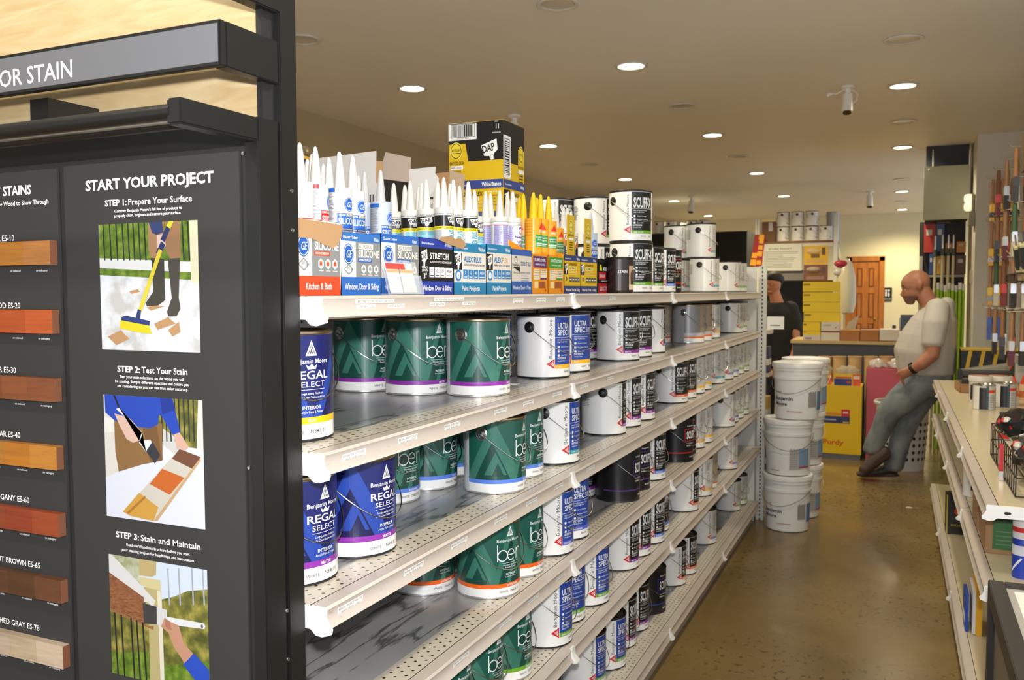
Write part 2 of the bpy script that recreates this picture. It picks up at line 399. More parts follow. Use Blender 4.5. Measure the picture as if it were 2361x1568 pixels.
for px,a in ((1192,'ALEX PLUS CAULK'),(1245,'ADHESIVE'),(1290,'DYNAFLEX'),(1410,'PREMIUM CAULK')): sticker(0,px,[a,'WHITE - $8 PLUS TAX'],.55,.001)
RS='REGAL SELECT '; TX='WHITE - $55 PLUS TAX'
for px in (808,934,1038): sticker(1,px,[RS+'FLAT',TX],.62)
for px in (1150,1215,1282,1345,1405): sticker(1,px,['BEN INTERIOR MATTE','WHITE - $45 PLUS TAX'],.6)
for px in (795,945,1052): sticker(2,px,[RS+'MATTE',TX],.66)
for px in (1150,1222,1285,1360): sticker(2,px,['BEN INTERIOR EGGSHELL','WHITE - $45 PLUS TAX'],.62)
for px in (1055,1160,1226,1290,1375): sticker(3,px,[RS+'PEARL' if px<1100 else 'BEN INTERIOR SATIN',TX],.64)
for px in (1165,1228,1300,1380): sticker(4,px,['ULTRA SPEC SEMI GLOSS',TX],.62)
# ================================================================ paint cans
CR=.079; CH=.188
WHITE=C(238,238,236,.28); SILV=C(176,176,178,.35,.25); LBLW=C(242,240,236,.3)
NAVY=C(26,32,100,.3); NAVY2=C(40,70,160,.3); NAVY3=C(22,24,74,.3); GRN=C(28,88,74,.3); GRN2=C(58,118,100,.3); GRN3=C(22,70,60,.3)
PURP=C(140,50,160,.35); YEL=C(250,190,16,.35); BLUE=C(92,132,225,.35); ORNG=C(240,100,24,.35); LIME=C(110,170,40,.35); TEAL=C(40,160,172,.35); PBLU=C(92,104,205,.35)
ULT=C(40,72,160,.3); BLKP=C(26,25,26,.35); GREYT=C(150,150,148,.5); RED=C(205,38,48,.4); INKW=C(240,240,238,.4); TAN=C(168,152,130,.4)
STR={'purple':PURP,'yellow':YEL,'blue':BLUE,'orange':ORNG,'green':LIME,'teal':TEAL,'periwinkle':PBLU,'red':C(200,30,36,.35)}
FIN={'purple':'MATTE','yellow':'FLAT','blue':'EGGSHELL','orange':'SATIN/PEARL','green':'SEMI-GLOSS','teal':'LOW SHEEN','periwinkle':'EGGSHELL','red':'GLOSS'}
def peaks(f,cx,y0,s,a,b):
    """paired light and dark mountain chevrons of the label art"""
    def tri(x,w,h,m,yy=0): f.poly([(x-w,y0+yy),(x+w,y0+yy),(x,y0+yy+h)],m)
    tri(cx-.062,.075*s,.146*s,a); tri(cx-.066,.046*s,.092*s,b); tri(cx-.058,.028*s,.056*s,a,.012); tri(cx-.052,.014*s,.03*s,b,.012)
    f.poly([(cx+.012,y0),(cx+.05,y0),(cx+.085,y0+.07),(cx+.06,y0+.105)],a)
def bm_logo(f,x,y,h,m,bgm):
    w=h*.42; f.poly([(x-w,y),(x+w,y),(x,y+h)],m); f.poly([(x-w*.62,y+h*.13),(x+w*.62,y+h*.13),(x,y+h*.74)],bgm)
    f.poly([(x-w*.5,y+h*.13),(x-w*.3,y+h*.13),(x+w*.12,y+h*.62),(x+w*.02,y+h*.68)],m); f.poly([(x-w*.12,y+h*.13),(x+w*.05,y+h*.13),(x+w*.26,y+h*.40),(x+w*.17,y+h*.48)],m)
    f.poly([(x+w*.3,y+h*.13),(x+w*.46,y+h*.13),(x+w*.22,y+h*.42),(x+w*.14,y+h*.36)],m)
def lab_regal(st,full=.165):
    f=Flat(); f.rect(-full,.031,full,.181,NAVY); f.rect(-full,.004,full,.031,LBLW); peaks(f,-.01,.042,1,NAVY2,NAVY3); f.poly([(.02,.042),(.165,.042),(.165,.18),(.09,.18)],NAVY3)
    f.rect(-full,.031,full,.042,STR[st]); bm_logo(f,0,.146,.027,INKW,NAVY3)
    f.txt('Benjamin Moore',0,.1335,.0078,INKW,.074,.4); f.poly([(-.008,.1235),(.008,.1235),(.011,.1315),(.005,.1275),(0,.133),(-.005,.1275),(-.011,.1315)],INKW)
    f.txt('REGAL',0,.107,.0138,INKW,.074,.6); f.txt('SELECT',0,.0935,.0092,INKW,.056,0); f.rect(-.028,.0885,.028,.0893,INKW)
    f.txt('Long-Lasting Finish to',0,.0805,.0038,INKW,.046,.3); f.txt('Easily Clean Stains and Dirt',0,.0742,.0038,INKW,.056,.3)
    f.txt('INTERIOR',0,.0555,.0058,INKW,.036,.8); f.txt('Acrylic Paint & Primer',0,.0488,.0042,INKW,.045,.2); f.txt(FIN[st],0,.0337,.0052,INKW,None,.7)
    f.txt('WHITE',-.028,.0145,.0055,M_INK,.025,.1); f.rect(-.009,.013,-.0085,.022,M_INK); f.txt('N547 01' if st=='yellow' else 'N548 01',.012,.0145,.0068,M_INK,.032,.1,al='c'); f.txt('BASE 1',-.028,.0095,.002,GREYT)
    return f
def lab_ben(st,full=.165):
    f=Flat(); f.rect(-full,.026,full,.181,GRN); f.rect(-full,.004,full,.026,LBLW); peaks(f,-.03,.036,1.02,GRN2,GRN3)
    f.poly([(-.045,.036),(.0,.181),(.012,.181),(.06,.036)],GRN2); f.poly([(-.03,.036),(.006,.15),(.045,.036)],GRN3); f.poly([(-.008,.036),(.014,.1),(.034,.05),(.027,.05),(.014,.075),(.006,.036)],GRN2)
    f.rect(-full,.026,full,.036,STR[st]); bm_logo(f,.004,.152,.025,INKW,GRN3); f.txt('Benjamin Moore',.002,.139,.0078,INKW,.072,.4)
    f.ell(-.0185,.1055,.0145,.0145,INKW,28).ell(-.0185,.1055,.0118,.0118,GRN3,28).rect(-.0335,.0915,-.0308,.133,INKW)
    f.ell(.006,.1055,.0125,.0145,INKW,28).ell(.006,.1055,.0098,.0118,GRN3,28).rect(-.004,.1045,.018,.107,INKW).poly([(.009,.1045),(.02,.1045),(.02,.0965),(.013,.098)],GRN3)
    f.poly([(.0235,.0915),(.0262,.0915),(.0262,.108),(.029,.1145),(.034,.117),(.039,.1145),(.0415,.108),(.0415,.0915),(.0442,.0915),(.0442,.109),(.041,.117),(.034,.1197),(.027,.117),(.0262,.116),(.0262,.119),(.0235,.119)],INKW)
    f.rect(-.022,.086,.032,.0867,INKW); f.txt('Effortless Application',.005,.0795,.0036,INKW,.044,.1); f.txt('Beautiful Results',.005,.0738,.0036,INKW,.034,.1)
    f.txt('INTERIOR',.006,.0562,.0052,INKW,.032,.8); f.txt('Acrylic Paint & Primer',.006,.0505,.0036,INKW,.036,.1); f.txt(FIN[st],.012,.0285,.0048,INKW,None,.7)
    f.txt('WHITE',-.016,.0135,.0055,M_INK,.024,.1); f.rect(.003,.012,.0035,.021,M_INK); f.txt('N626 01' if st!='blue' else 'N627 01',.02,.0135,.0062,M_INK,.028,.1)
    for i in range(26): f.rect(-.192,.16-i*.004,-.172-random.random()*.008,.1615-i*.004,GREYT)
    return f
def vlogo(f,x,y,s):
    f.poly([(x-s*.85,y),(x,y-s*.5),(x,y+s*.5)],RED); f.poly([(x-s*.50,y),(x-s*.1,y-s*.28),(x-s*.1,y+s*.28)],LBLW); f.line([(x-s*.42,y-.04*s),(x-s*.1,y+s*.2)],s*.07,RED); f.line([(x-s*.34,y-.14*s),(x-s*.1,y+s*.03)],s*.07,RED)
def lab_panel(kind,st):
    f=Flat(); P={'ultra':ULT,'scuff':BLKP,'grey':C(214,212,206,.35)}[kind]; ik=INKW if kind!='grey' else GREYT
    f.rect(-.13,.006,.13,.181,LBLW); f.rect(-.046,.040,.05,.180,P); f.rect(-.046,.029,.05,.0405,STR[st])
    f.txt('Benjamin Moore',-.0545,.060,.0105,M_INK,.112,0,rot=90,al='l'); vlogo(f,-.0475,.043,.030)
    if kind=='ultra': f.txt('ULTRA',-.037,.146,.0165,ik,.05,1.2,al='l'); f.txt('SPEC',-.037,.1265,.0155,ik,.041,1.2,al='l'); f.txt('500',.008,.1265,.0155,ik,.028,.1,al='l')
    elif kind=='scuff': f.txt('SCUFF-X',-.038,.124,.036,ik,.082,1.4,al='l')
    else:
        f.txt('ULTRA SPEC',-.016,.062,.017,ik,.104,.9,rot=90,al='l')
    if kind!='grey':
        f.rect(-.046,.1195,.05,.1205,ik); f.txt('Ultra Performance Interior',-.038,.111,.0042,ik,.056,.4,al='l'); f.txt('High Traffic Paint',-.038,.1045,.0042,ik,.042,.4,al='l')
        for i,t in enumerate(('Great Coverage','Excellent Touch Up','Zero VOC')):
            f.ell(-.034,.0925-i*.0125,.004,.004,ik,10); f.txt(t,-.025,.0905-i*.0125,.0042,ik,None,.3,al='l')
        f.txt('INTERIOR',-.038,.056,.0062,ik,.034,.9,al='l'); f.txt('Acrylic Paint',-.038,.049,.0042,ik,.03,.2,al='l')
    else:
        for i in range(5): f.rect(.01,.07+i*.018,.034,.072+i*.018,GREYT)
    f.txt(FIN[st],-.038,.0318,.0052,INKW,None,.6,al='l'); f.txt('WHITE',.0,.0165,.0055,M_INK,.024,.2); f.txt('T535',.034,.0165,.006,M_INK,.02,.2)
    for i in range(10): f.rect(-.21,.15-i*.0055,-.17-random.random()*.012,.1525-i*.0055,GREYT)
    return f
def lab_black(st):
    f=Flat(); c={'purple':C(84,50,128,.4),'red':C(190,30,34,.4),'blue':C(44,60,150,.4)}[st]; k=C(22,22,24,.35)
    f.rect(-.16,.006,.16,.181,k)
    f.rect(-.16,.040,.16,.0445,c); f.rect(-.046,.092,.05,.148,c); f.rect(-.043,.095,.047,.145,C(16,16,18,.35)); f.txt('SCUFF-X',-.036,.104,.032,INKW,.078,1.3,al='l')
    f.txt('Benjamin Moore',-.01,.157,.0055,INKW,.045,.5); f.txt('Ultra Performance',-.036,.081,.0045,INKW,.05,.3,al='l'); f.txt('INTERIOR',-.036,.07,.005,INKW,.03,.8,al='l'); f.txt('BLACK  N487',.012,.02,.0055,INKW,.06,.6)
    return f
def lab_silver(st):
    f=Flat(); f.rect(-.12,.05,-.035,.181,C(140,140,142,.35,.2)); f.rect(-.035,.05,.13,.181,TAN); f.rect(-.12,.03,.13,.05,C(196,194,196,.3)); f.rect(-.12,.0245,.13,.0325,ORNG); f.rect(-.12,.004,.13,.0245,LBLW)
    f.txt('ADVANCE',.02,.128,.011,C(96,84,70,.5),.06,.7)
    f.poly([(.0,.06),(.11,.06),(.06,.11)],C(150,132,106,.4)); f.poly([(.03,.06),(.08,.06),(.055,.095)],C(186,168,140,.4)); f.txt('WHITE',.01,.01,.0055,M_INK,.022,.2)
    return f
KINDS={'regal':('navy blue paint can with white script band',WHITE,'none',lab_regal),'ben':('dark green paint can with mountain artwork',C(206,208,208,.3),'metal',lab_ben),
 'ultra':('white paint can with blue panel',WHITE,'black',lambda s:lab_panel('ultra',s)),'scuff':('white paint can with black panel',WHITE,'black',lambda s:lab_panel('scuff',s)),
 'grey':('white paint can with pale grey panel',WHITE,'black',lambda s:lab_panel('grey',s)),'black':('black paint can with boxed lettering',C(26,26,28,.35),'wire',lab_black),'silver':('silver paint can with tan picture panel',SILV,'metal',lab_silver)}
PROTO={}
def make_can(kind,st):
    base,bm_,ear,lf=KINDS[kind]
    o=thing('paint_can','', 'paint can')
    R=CR; b=MB(); dark=kind in('ultra','scuff','grey','black','regal')
    b.mat(C(24,24,26,.4) if dark else C(190,188,184,.3,.6)).lathe([(0,.002),(R-.003,.002),(R-.002,0),(R+.0004,.001),(R+.0004,.0048),(R,.0055)],56)
    b.mat(bm_).lathe([(R,.0055),(R,.181)],56); b.build('can_body',o)
    rm=C(52,50,48,.35,.5) if dark and kind!='regal' else M_GOLDRIM
    r=MB(); r.mat(rm).lathe([(R,.181),(R+.0012,.1825),(R+.0018,.186),(R+.0006,.1885),(R-.004,.1888),(R-.0055,.186),(R-.0065,.182),(R-.009,.1795)],56)
    r.mat(C(168,164,156,.32,.9)).lathe([(R-.009,.1795),(R-.012,.182),(R-.016,.1795),(0,.1795)],56); r.build('lid',o)
    lf(st).cyl(CR,'label',o)
    if ear!='none':
        em=C(18,18,19,.4) if ear=='black' else M_STEEL
        for sx in (-1,1):
            Mx=Matrix.Translation((sx*(R-.002),0,.150))@Matrix.Rotation(sx*PI/2,4,'Y')
            e=MB()
            if ear=='black': e.mat(em).lathe([(.0165,0),(.0165,.003),(.013,.005),(.008,.0055),(.006,.0075),(0,.008)],20,Mx)
            elif ear=='metal': e.mat(em).lathe([(.0165,0),(.0165,.0028),(.0135,.0042),(.0125,.0025),(.009,.003),(.0085,.007),(.004,.0085),(0,.0085)],22,Mx)
            else: e.mat(em).lathe([(.009,0),(.009,.004),(.006,.006),(.003,.0065),(0,.0065)],14,Mx)
            e.build('handle_ear',o)
    k=.0085; ze=.150; dz=.078; rr=R+k
    pts=[(-rr*math.cos(a),-(rr+.004)*math.sin(a),ze-dz*math.sin(a)**1.25) for a in [PI*i/28 for i in range(29)]]
    B(C(176,174,170,.25,1)).tube(pts,.00125,6).build('wire_handle',o)
    return o
# kind, stripe, shelf (0 = top), X, Y, direction the label faces in degrees
CANS=[('regal','yellow',1,-.985,1.225,-20),('ben','purple',1,-1.282,1.915,-19),('ben','purple',1,-1.126,1.908,-17),('ben','purple',1,-.968,1.942,-5),
('ultra','yellow',1,-1.14,2.335,-12),('ultra','yellow',1,-.982,2.41,-9),('ultra','yellow',1,-.987,2.61,-22),('scuff','purple',1,-1.125,3.115,-12),
('scuff','purple',1,-.971,3.11,-26),('scuff','purple',1,-.97,3.295,-23),('scuff','blue',1,-.98,3.543,22),('silver','orange',1,-1.13,4.24,-10),('silver','orange',1,-.978,4.31,-4),('silver','orange',1,-.977,4.5,-15),
('grey','yellow',1,-.988,4.77,-3),('grey','green',1,-.978,5.44,2),('grey','green',1,-.978,5.61,-14),
('regal','purple',2,-.982,1.228,-6),('regal','purple',2,-.974,1.412,-7),('ben','blue',2,-1.14,1.79,-15),('ben','blue',2,-1.128,1.962,-4),('ben','blue',2,-1.15,2.13,-10),
('ben','blue',2,-.947,1.995,0),('ben','blue',2,-.973,2.178,-10),('ultra','teal',2,-.945,2.392,3),('scuff','purple',2,-.968,2.945,16),('scuff','purple',2,-.968,3.138,-7),('scuff','purple',2,-.965,3.325,-8),
('scuff','orange',2,-.964,3.9,-28),('scuff','orange',2,-.966,4.085,-14),('grey','yellow',2,-.967,4.285,-18),('grey','yellow',2,-.971,4.468,-12),('grey','teal',2,-.966,4.8,-24),('grey','periwinkle',2,-.961,5.04,-6),
('grey','periwinkle',2,-.962,5.22,-16),('grey','green',2,-.958,5.395,-10),('grey','green',2,-.962,5.6,-20),
('ben','orange',3,-1.105,1.9,-22),('ben','orange',3,-.942,1.945,-25),('ben','orange',3,-.947,2.113,-9),('ultra','periwinkle',3,-.936,2.318,0),('ultra','periwinkle',3,-.948,2.486,-18),('scuff','purple',3,-1.1,3.0,-12),
('black','purple',3,-.936,3.012,4),('black','purple',3,-.949,3.203,-14),('scuff','blue',3,-.938,3.395,-16),('black','red',3,-.915,3.81,-12),('black','red',3,-.943,3.985,-24),('grey','yellow',3,-.94,4.16,-8),('grey','yellow',3,-.936,4.33,-14),
('grey','periwinkle',3,-.925,4.89,10),('grey','periwinkle',3,-.934,5.065,-18),('grey','green',3,-.933,5.235,-12),('grey','green',3,-.931,5.41,-20),
('regal','orange',4,-.975,1.225,-4),('ben','green',4,-.95,1.69,0),('ben','green',4,-.95,1.86,-8),('ben','green',4,-.948,2.035,-10),('ultra','green',4,-.925,2.278,-3),('ultra','green',4,-.949,2.458,-20),('ultra','green',4,-.928,2.63,-10),
('scuff','purple',4,-.937,3.01,-4),('scuff','purple',4,-.939,3.182,-10),('scuff','blue',4,-.934,3.368,-12),('scuff','blue',4,-.959,3.54,-20),('scuff','orange',4,-.9,3.93,0),('grey','yellow',4,-.91,4.25,-14),('silver','orange',4,-.93,4.43,-12),('grey','periwinkle',4,-.915,4.95,-4),
('ultra','green',5,-.99,2.79,-4),('ultra','green',5,-.972,2.97,-6),('scuff','purple',5,-.99,3.165,-2),('scuff','purple',5,-.99,3.345,-12),('black','blue',5,-.974,3.558,-8),('scuff','orange',5,-.975,3.937,4),('scuff','orange',5,-.964,4.115,-10),
('grey','periwinkle',5,-.976,4.655,-2),('grey','green',5,-.976,5.43,-6),('grey','green',5,-.966,5.605,-16),
# top shelf; the last number stacks a can on the one below
('scuff','green',0,-1.29,3.3,-20),('scuff','green',0,-1.29,3.3,-24,1),('scuff','green',0,-1.14,3.318,-6),('scuff','green',0,-1.14,3.318,2,1),('scuff','green',0,-.935,3.165,-34),('scuff','green',0,-.94,3.172,-38,1),('scuff','green',0,-.97,3.47,-14),('scuff','blue',0,-.97,3.672,-12),('black','red',0,-.985,3.845,-14),
('grey','teal',0,-1.17,4.63,-6),('grey','teal',0,-1.002,4.8,-8),('grey','teal',0,-1.03,4.84,0,1),('grey','teal',0,-1.19,4.95,-4),('grey','teal',0,-1.18,4.93,-16,1),('grey','green',0,-.992,5.44,0),('grey','green',0,-.985,5.612,-16)]
DESC={'regal':'navy paint can','ben':'green paint can','ultra':'white paint can, blue panel','scuff':'white paint can, black panel','grey':'white paint can, grey panel','black':'black paint can','silver':'silver paint can'}
SHN=['top','second','third','fourth','fifth','lowest']
CANS=[list(c) for c in CANS]
for _ in range(80):          # cans stand clear of one another
    for i,a in enumerate(CANS):
        for b in CANS[:i]:
            if a[2]!=b[2] or len(a)!=len(b): continue
            dx=a[3]-b[3]; dy=a[4]-b[4]; d=math.hypot(dx,dy)
            if d<.1612:
                q=(.1613-d)/2/d; a[3]+=dx*q; a[4]+=dy*q; b[3]-=dx*q; b[4]-=dy*q
    for a in CANS: a[4]=min(a[4],5.615); a[3]=max(min(a[3],-.918),-1.3)
byshelf={}
for c in CANS: byshelf.setdefault(c[2],[]).append(c)
for k,lst in byshelf.items():
    lst.sort(key=lambda c:(c[4],len(c)))
    for i,c in enumerate(lst):
        kind,st=c[0],c[1]; z=SZ[k]+(.189 if len(c)>6 else 0)+.0003
        lab='%s, %s stripe, %s from near end, %s shelf'%(DESC[kind],st,ordn(i+1),SHN[k])
        key=(kind,st)
        if key not in PROTO: o=PROTO[key]=make_can(kind,st)
        else: o=dup(PROTO[key])
        o['label']=lab; o['group']='paint cans on the %s left shelf'%SHN[k]; o.location=(c[3],c[4],z); o.rotation_euler=(0,0,R_(c[5]+90))
# small stain tin on the top shelf
z=SZ[0]+.0003; p=at_x(1428,673,-.915)
o=thing('stain_tin','small dark metal tin with a brown picture in front of stacked white cans','tin',(-.915,p.y,z),R_(60))
B(C(66,60,58,.25,.8)).lathe([(0,0),(.048,0),(.049,.002),(.049,.122),(.050,.125),(.047,.126),(.045,.122),(0,.122)],40).build('tin_body',o)
f=Flat(); f.rect(-.05,.01,.05,.118,C(52,40,36,.35)); f.rect(.0,.02,.045,.095,C(196,170,140,.4)); f.rect(.0,.012,.045,.03,C(226,206,176,.4)); f.ell(.02,.058,.014,.024,C(92,66,48,.5)); f.rect(.008,.03,.036,.048,C(60,44,36,.5)); f.txt('STAIN',-.025,.07,.01,INKW,.034,.5)
f.cyl(.0491,'label',o)
# ================================================================ caulk tubes
TH=.290
M_NZ=C(218,217,214,.4); M_CLR=C(214,216,218,.3,0,.5,0.,.75); M_GRYT=C(176,174,170,.3,.5)
def tube_label(kind):
    f=Flat(); c=.079
    if kind in('red','blue','clear'):
        col=C(214,38,40,.35) if kind=='red' else C(38,98,196,.35)
        f.rect(-c,.078,c,.2,C(222,222,222,.35) if kind!='clear' else C(196,206,222,.3)); f.rect(-c,.0765,c,.079,col)
        if kind=='clear': f.rect(-c,.196,c,.215,C(168,170,174,.3))
        f.ell(.004,.135,.0165,.0215,col if kind!='red' else C(38,98,196,.35)).ell(.004,.135,.0148,.0192,C(236,240,248,.4)).ell(.004,.135,.0138,.018,C(38,98,196,.35)); f.txt('GE',.004,.127,.016,INKW,.018,0,shear=.2)
        f.rect(-.030,.062,.03,.098,col); f.txt('100%',-.028,.099,.007,INKW,.018,.8,al='l') if False else f.rect(-.03,.097,-.008,.108,col).txt('100%',-.0285,.0995,.0062,INKW,.019,.8,al='l')
        f.rect(-.008,.097,.03,.108,GREYT).txt('ALL PURPOSE' if kind!='red' else 'TUB & TILE',.011,.0998,.0055,INKW,.034,.8); f.txt('SILICONE',-.0275,.074,.0185,INKW,.056,1.1,al='l')
        f.rect(-.027,.054,.03,.062,C(36,40,110,.4)).txt('100% WATERPROOF',.0015,.0562,.0038,INKW,.048,.6)
        f.rect(-.073,.172,-.035,.186,col); 
        for i in range(22): f.rect(-.073,.166-i*.0038,-.037-random.random()*.008,.1675-i*.0038,C(120,120,124,.5))
    elif kind in('dap','dapteal','dapplus'):
        f.rect(-c,.118,c,.176,C(24,24,26,.3)); f.rect(-c,.100,c,.118,C(240,222,30,.35)); f.rect(-c,.02,c,.100,C(236,238,238,.3)); f.txt('WHITE / BLANCO',0,.181,.0055,M_INK,.05,.8); f.txt('WHITE / BLANCO',-.055,.181,.0055,M_INK,.045,.8)
        tc=C(88,186,208,.35)
        f.poly([(-.021,.166),(.019,.175),(.022,.15),(.010,.139),(.007,.125),(-.003,.125),(-.004,.138),(-.015,.138)],INKW); f.txt('DAP',.0005,.146,.018,M_INK,.03,1.5,rot=10); f.rect(-.001,.127,.005,.136,C(40,40,40,.4)); f.rect(.0,.128,.004,.135,INKW)
        for x,t in ((-.05,'TRIM'),(-.015,'CEILING'),(.03,'MOLDING')): f.txt(t,x,.1055,.0062,C(60,56,10,.5),None,.6)
        if kind=='dap': f.rect(-.03,.06,.03,.098,C(150,212,226,.35)); f.txt('SILICONIZED',0,.089,.0065,C(40,120,160,.4),.046,.5); f.txt('ACRYLIC LATEX',0,.078,.0065,C(40,120,160,.4),.05,.5)
        if kind=='dapplus': f.txt('ALEX PLUS',.006,.012,.022,C(50,160,186,.4),.086,1.3,rot=90,al='l')
        for i in range(14): f.rect(-.074,.095-i*.0042,-.034-random.random()*.006,.0965-i*.0042,C(110,110,116,.5)); f.rect(.034,.095-i*.0042,.07,.0965-i*.0042,C(130,130,134,.5))
    elif kind=='pheno':
        b=C(84,72,168,.4); f.rect(-c,.02,c,.186,C(240,240,240,.3)); f.rect(-c,.184,c,.1855,M_INK); f.rect(-c,.171,c,.1725,M_INK); f.txt('WHITE',.008,.1755,.006,M_INK,.022,.4)
        f.ell(.012,.149,.011,.016,b).ell(.012,.147,.008,.012,INKW).rect(.006,.132,.018,.136,b); f.poly([(-.014,.124),(.034,.124),(.034,.108),(-.014,.116)],b); f.txt('PHENOSEAL',.010,.1175,.0055,INKW,.04,.8); f.txt('VINYL',.01,.088,.0125,b,.03,1); f.txt('ADHESIVE',.01,.072,.0125,b,.044,1)
        for i in range(26):
            f.rect(-.074,.166-i*.0045,-.046-random.random()*.006,.1685-i*.0045,C(112,96,196,.45)); f.rect(-.042,.166-i*.0045,-.016-random.random()*.006,.1685-i*.0045,C(120,104,200,.45))
        f.rect(-.074,.169,-.04,.1725,C(220,90,90,.4))
    elif kind in('sika','sikawhite'):
        o1=C(242,168,30,.32); f.rect(-c,.01,c,.198,o1); f.rect(-.024,.05,.026,.102,C(40,150,66,.4)); f.txt('Construction',.001,.088,.0075,INKW,.044,.7); f.txt('Adhesive',.001,.077,.0075,INKW,.034,.7); f.rect(-.02,.062,.022,.067,INKW); f.rect(-.02,.055,.016,.059,C(210,232,212,.4))
        f.poly([(-.012,.126),(.018,.126),(.003,.156)],C(224,60,30,.4)); f.txt('PRO',.003,.112,.0095,INKW,.024,1)
        for i in range(7): f.rect(-.07,.17-i*.012,-.034,.176-i*.012,C(206,140,24,.4))
    elif kind=='dyna':
        f.rect(-c,.12,c,.185,C(206,128,30,.32)); f.rect(-c,.02,c,.12,C(40,40,52,.35)); f.poly([(-.02,.178),(.018,.182),(.021,.16),(.01,.151),(.007,.138),(-.003,.138),(-.004,.15),(-.014,.151)],INKW); f.txt('DAP',.0,.157,.016,M_INK,.028,1.4,rot=6); f.txt('ULTIMATE',.005,.02,.016,INKW,.1,1,rot=90,al='l')
        for i in range(14): f.rect(.02,.11-i*.006,.05,.1125-i*.006,C(190,190,200,.5))
    fx,fy,y0,y1={'red':(.8,.65,.135,.181),'blue':(.8,.65,.135,.181),'clear':(.8,.65,.135,.176),'dap':(.8,.4655,.176,.194),'dapteal':(.8,.4655,.176,.194),'dapplus':(.8,.4655,.176,.194),'pheno':(.8,.6,.185,.199),'sika':(.85,.67,.102,.167),'sikawhite':(.85,.67,.102,.167),'dyna':(.85,.65,.185,.2)}[kind]
    for v in f.bm.verts: v.co.x=v.co.x*fx if abs(v.co.x)<.0789 else v.co.x*.985; v.co.y=max(.004,min(.2135,y1+(v.co.y-y0)*fy))
    return f
TP={}
def make_tube(kind):
    o=thing('caulk_tube','','caulk tube')
    noz={'sika':C(236,196,10,.35),'clear':M_CLR}.get(kind,M_NZ); brl={'red':M_GRYT,'blue':M_GRYT,'clear':C(232,236,240,.25),'sika':C(242,168,30,.32),'sikawhite':C(242,168,30,.32),'dyna':C(214,140,36,.3)}.get(kind,M_NZ)
    R=.0248; hb=.214
    b=MB(); b.mat(brl).lathe([(0,.001),(R-.001,.001),(R,.003),(R,.186)],28); b.mat(noz if kind not in('sika','sikawhite','clear') else brl if kind!='clear' else C(196,198,202,.3)).lathe([(R,.186),(R,hb-.003),(R-.002,hb),(.0115,hb+.001),(0,hb+.001)],28); b.build('barrel',o)
    tube_label(kind).cyl(R,'label',o,.004)
    B(noz).lathe([(.0112,hb),(.0105,hb+.012),(.0092,hb+.03),(.0068,hb+.055),(.0042,hb+.071),(.0024,TH-.001),(0,TH)],18).build('nozzle',o)
    return o
z3=lambda X,Y:(660+X/3.136,240+Y/3.136); z4=lambda X,Y:(1160+X/3.689,400+Y/3.689); zA=lambda X,Y:(680+X/6.533,320+Y/6.533); zB=lambda X,Y:(900+X/6.944,360+Y/6.944)
TUBES=[('red',zA,70,80,-150),('red',zA,185,325,-120),('red',zA,255,250,-100),('red',zA,305,140,25),('blue',zA,425,395,-90),('blue',zA,510,305,-100),('blue',zA,667,215,-12),('blue',zA,865,272,-15),('blue',zA,952,572,-60),
('clear',zA,1265,490,0),('clear',zA,1070,510,0),
('dap',zB,60,450,-40),('dap',zB,225,480,-100),('dap',zB,320,418,-35),('dap',zB,455,510,-110),('dap',zB,500,450,-50),('dap',zB,578,392,-62),('dapplus',zB,730,500,-110),('dapplus',zB,757,425,-75),('dapplus',zB,855,358,-2),('dapplus',zB,958,455,-60),('dapplus',zB,1037,398,-10),('dapplus',zB,1107,492,-60),('dapplus',zB,1218,418,-14),('dap',zB,1272,590,-90),
('dap',zB,1357,555,-20),('pheno',zB,1520,578,60),('pheno',zB,1605,610,30),('pheno',zB,1770,565,32),('pheno',zB,1938,585,-28),('pheno',zB,2030,610,-26),
('sika',z4,170,205,-60),('sika',z4,200,180,-100),('sika',z4,245,192,-100),('sika',z4,300,212,-80),('sika',z4,322,170,-8),('sika',z4,375,180,-60),('sika',z4,425,200,-30),('sikawhite',z4,463,280,-30),
('dyna',z4,505,287,-30),('dyna',z4,550,300,-10),('dyna',z4,578,330,-40),('clear',z4,745,335,-40)]
TDES={'red':'white silicone caulk tube with red print','blue':'white silicone caulk tube with blue print','clear':'translucent caulk tube with grey collar','dap':'white caulk tube with black and yellow bands','dapplus':'white caulk tube, black band, teal lettering','pheno':'white caulk tube with violet print','sika':'orange adhesive tube with yellow nozzle','sikawhite':'orange adhesive tube with white nozzle','dyna':'dark caulk tube with orange band'}
cnt={}; pl=[]
for kind,zz,a,b_,az in TUBES:
    p=at_z(*zz(a,b_),SZ[0]+TH); pl.append([kind,p.x,p.y,az,zz(a,0)[0]])
for _ in range(60):          # tubes stand side by side, never inside one another
    for i in range(len(pl)):
        for j in range(i):
            dx=pl[i][1]-pl[j][1]; dy=pl[i][2]-pl[j][2]; d=math.hypot(dx,dy)
            if pl[i][1]>-.981: pl[i][1]=-.981
            if d<.0503:
                k=(.0504-d)/2/max(d,1e-4); pl[i][1]+=dx*k; pl[i][2]+=dy*k; pl[j][1]-=dx*k; pl[j][2]-=dy*k
for t in pl: t[1]=min(t[1],-.981)
pl.sort(key=lambda t:t[4])
for t in pl: cnt[t[0]]=cnt.get(t[0],0)+1
num={}
for kind,x,y,az,px in pl:
    num[kind]=num.get(kind,0)+1
    if kind not in TP: o=TP[kind]=make_tube(kind)
    else: o=dup(TP[kind])
    o['label']=TDES[kind]+(', %s from left on top shelf'%ordn(num[kind]) if cnt[kind]>1 else ' on the top shelf'); o['group']='caulk tubes on the top shelf'
    o.location=(x,y,SZ[0]+.003); o.rotation_euler=(0,0,R_(az+90))
